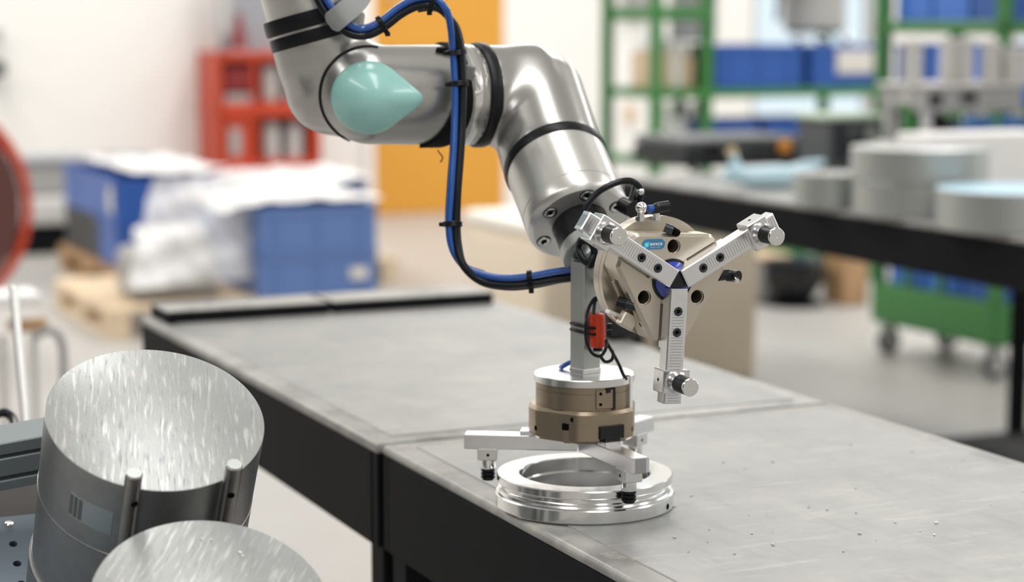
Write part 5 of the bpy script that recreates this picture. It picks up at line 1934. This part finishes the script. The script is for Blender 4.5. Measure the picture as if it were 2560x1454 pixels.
# second row of blue crates and canisters on the middle shelf, just above the tool case
for i, (pa, pb) in enumerate(((1790, 1915), (1928, 2066))):
    xa, xb = gk_at(pa)[0], gk_at(pb)[0]
    hh = gk_at(1850, 300)[1] - 0.711
    o_ = crate(xb - xa, 0.30, hh, 'crate_blue', ('left' if i == 0 else 'right') + ' low blue crate on the rack shelf just over the tool case', 'low crates behind the tool case')
    put(o_, wG(xa, 0.07, 0.711))
for i, (px, ptop, r_, y_, lb) in enumerate(((1678, 250, 0.033, 0.16, 'tall white canister at the left end of the middle rack shelf'), (1724, 285, 0.040, 0.16, 'short white canister next to the rack upright'), (1800, 250, 0.055, 0.48, 'left white jug standing behind the low blue crates'), (1858, 247, 0.052, 0.48, 'right white jug standing behind the low blue crates'))):
    x, zt_ = gk_at(px, ptop)
    o_ = empty('canister', wG(x + 0.02, y_, 0.711), PHI, lb, 'canister', 'white canisters on the green rack')
    hh = zt_ - 0.711
    MB().lathe([(0, 0), (r_ * 1.1, 0), (r_ * 1.1, hh - 0.07), (r_, hh - 0.04), (r_ * 0.5, hh - 0.02), (0, hh - 0.02)], n=28).build('canister_body', 'white', o_)
    MB().cyl((0, 0, hh - 0.02), (0, 0, hh), r_ * 0.42, n=18).build('canister_cap', 'white', o_)

# ================================================================== GREY MACHINE AND COLUMNS OF ROUND PARTS (right edge)
P = W(2318, 280, 6.75)
o_ = empty('grey_instrument', (P.x, P.y, 0), PHI, 'grey instrument cabinet with two dark displays at right on the rear bench', 'cabinet')
ztop2 = W(2400, 222, 6.75).z
zbot2 = W(2400, 283, 6.75).z
IW = 0.40
MB().box((IW / 2, 0.14, (ztop2 + zbot2) / 2), (IW, 0.28, ztop2 - zbot2), 0.005).build('cabinet_body', 'grey_mid', o_)
MB().box((IW / 2, 0.14, ztop2 + 0.008), (IW + 0.02, 0.30, 0.016), 0.004).build('cabinet_top', 'grey_light', o_)
for x in (0.02, IW - 0.02):
    for y in (0.03, 0.25):
        MB().box((x, y, (zbot2 + ZB) / 2), (0.03, 0.03, zbot2 - ZB), 0.003).build('leg', 'frame_grey', o_)
MB().box((0.03, -0.004, zbot2 + 0.045), (0.055, 0.012, 0.036), 0.004).build('display', 'black_plastic', o_)
MB().box((0.17, -0.004, zbot2 + 0.050), (0.062, 0.012, 0.032), 0.004).build('display', 'black_plastic', o_)
zs = ztop2 + 0.0165
GC = 'columns of stacked pale rings'
for (px, top, base_z, nn, rr, lb) in ((2282, 100, None, 7, 0.036, 'leftmost'), (2372, 95, zs, 5, 0.036, 'second'), (2412, 92, zs, 5, 0.034, 'third'), (2478, 100, zs, 5, 0.04, 'fourth'), (2540, 118, zs, 4, 0.055, 'rightmost')):
    dd_ = 6.93 if base_z else 6.85
    P = W(px, 150, dd_)
    rr *= 0.9
    zt_ = W(px, top, dd_).z
    zb_ = base_z if base_z else W(px, 262, dd_).z
    h_ = (zt_ - zb_) / nn
    if base_z is None:
        st_ = empty('ring_stand', (P.x, P.y, 0), PHI, 'green-topped pedestal under the leftmost column of pale rings', 'stand')
        MB().cyl((0, 0, ZB), (0, 0, zb_ - 0.02), 0.03, n=20).build('stand_post', 'green', st_)
        MB().box((0, 0, zb_ - 0.011), (0.066, 0.066, 0.02), 0.003).build('stand_plate', 'green', st_)
        MB().cyl((0, 0, ZB), (0, 0, ZB + 0.015), 0.032, n=32).build('stand_foot', 'green', st_)
    for k in range(nn):
        o_ = empty('pale_ring', (P.x, P.y, zb_ + k * h_), 0, f'{("bottom", "second", "third", "fourth", "fifth", "sixth", "topmost")[k if k < nn - 1 else 6]} pale ring of the {lb} ring column', 'ring', GC)
        MB().lathe([(rr * 0.4, 0.0004), (rr * 0.94, 0.0004), (rr, 0.006), (rr, h_ - 0.007), (rr * 0.94, h_ - 0.001), (rr * 0.4, h_ - 0.001)], n=28, closed=True).build('ring_body', 'grey_light', o_)
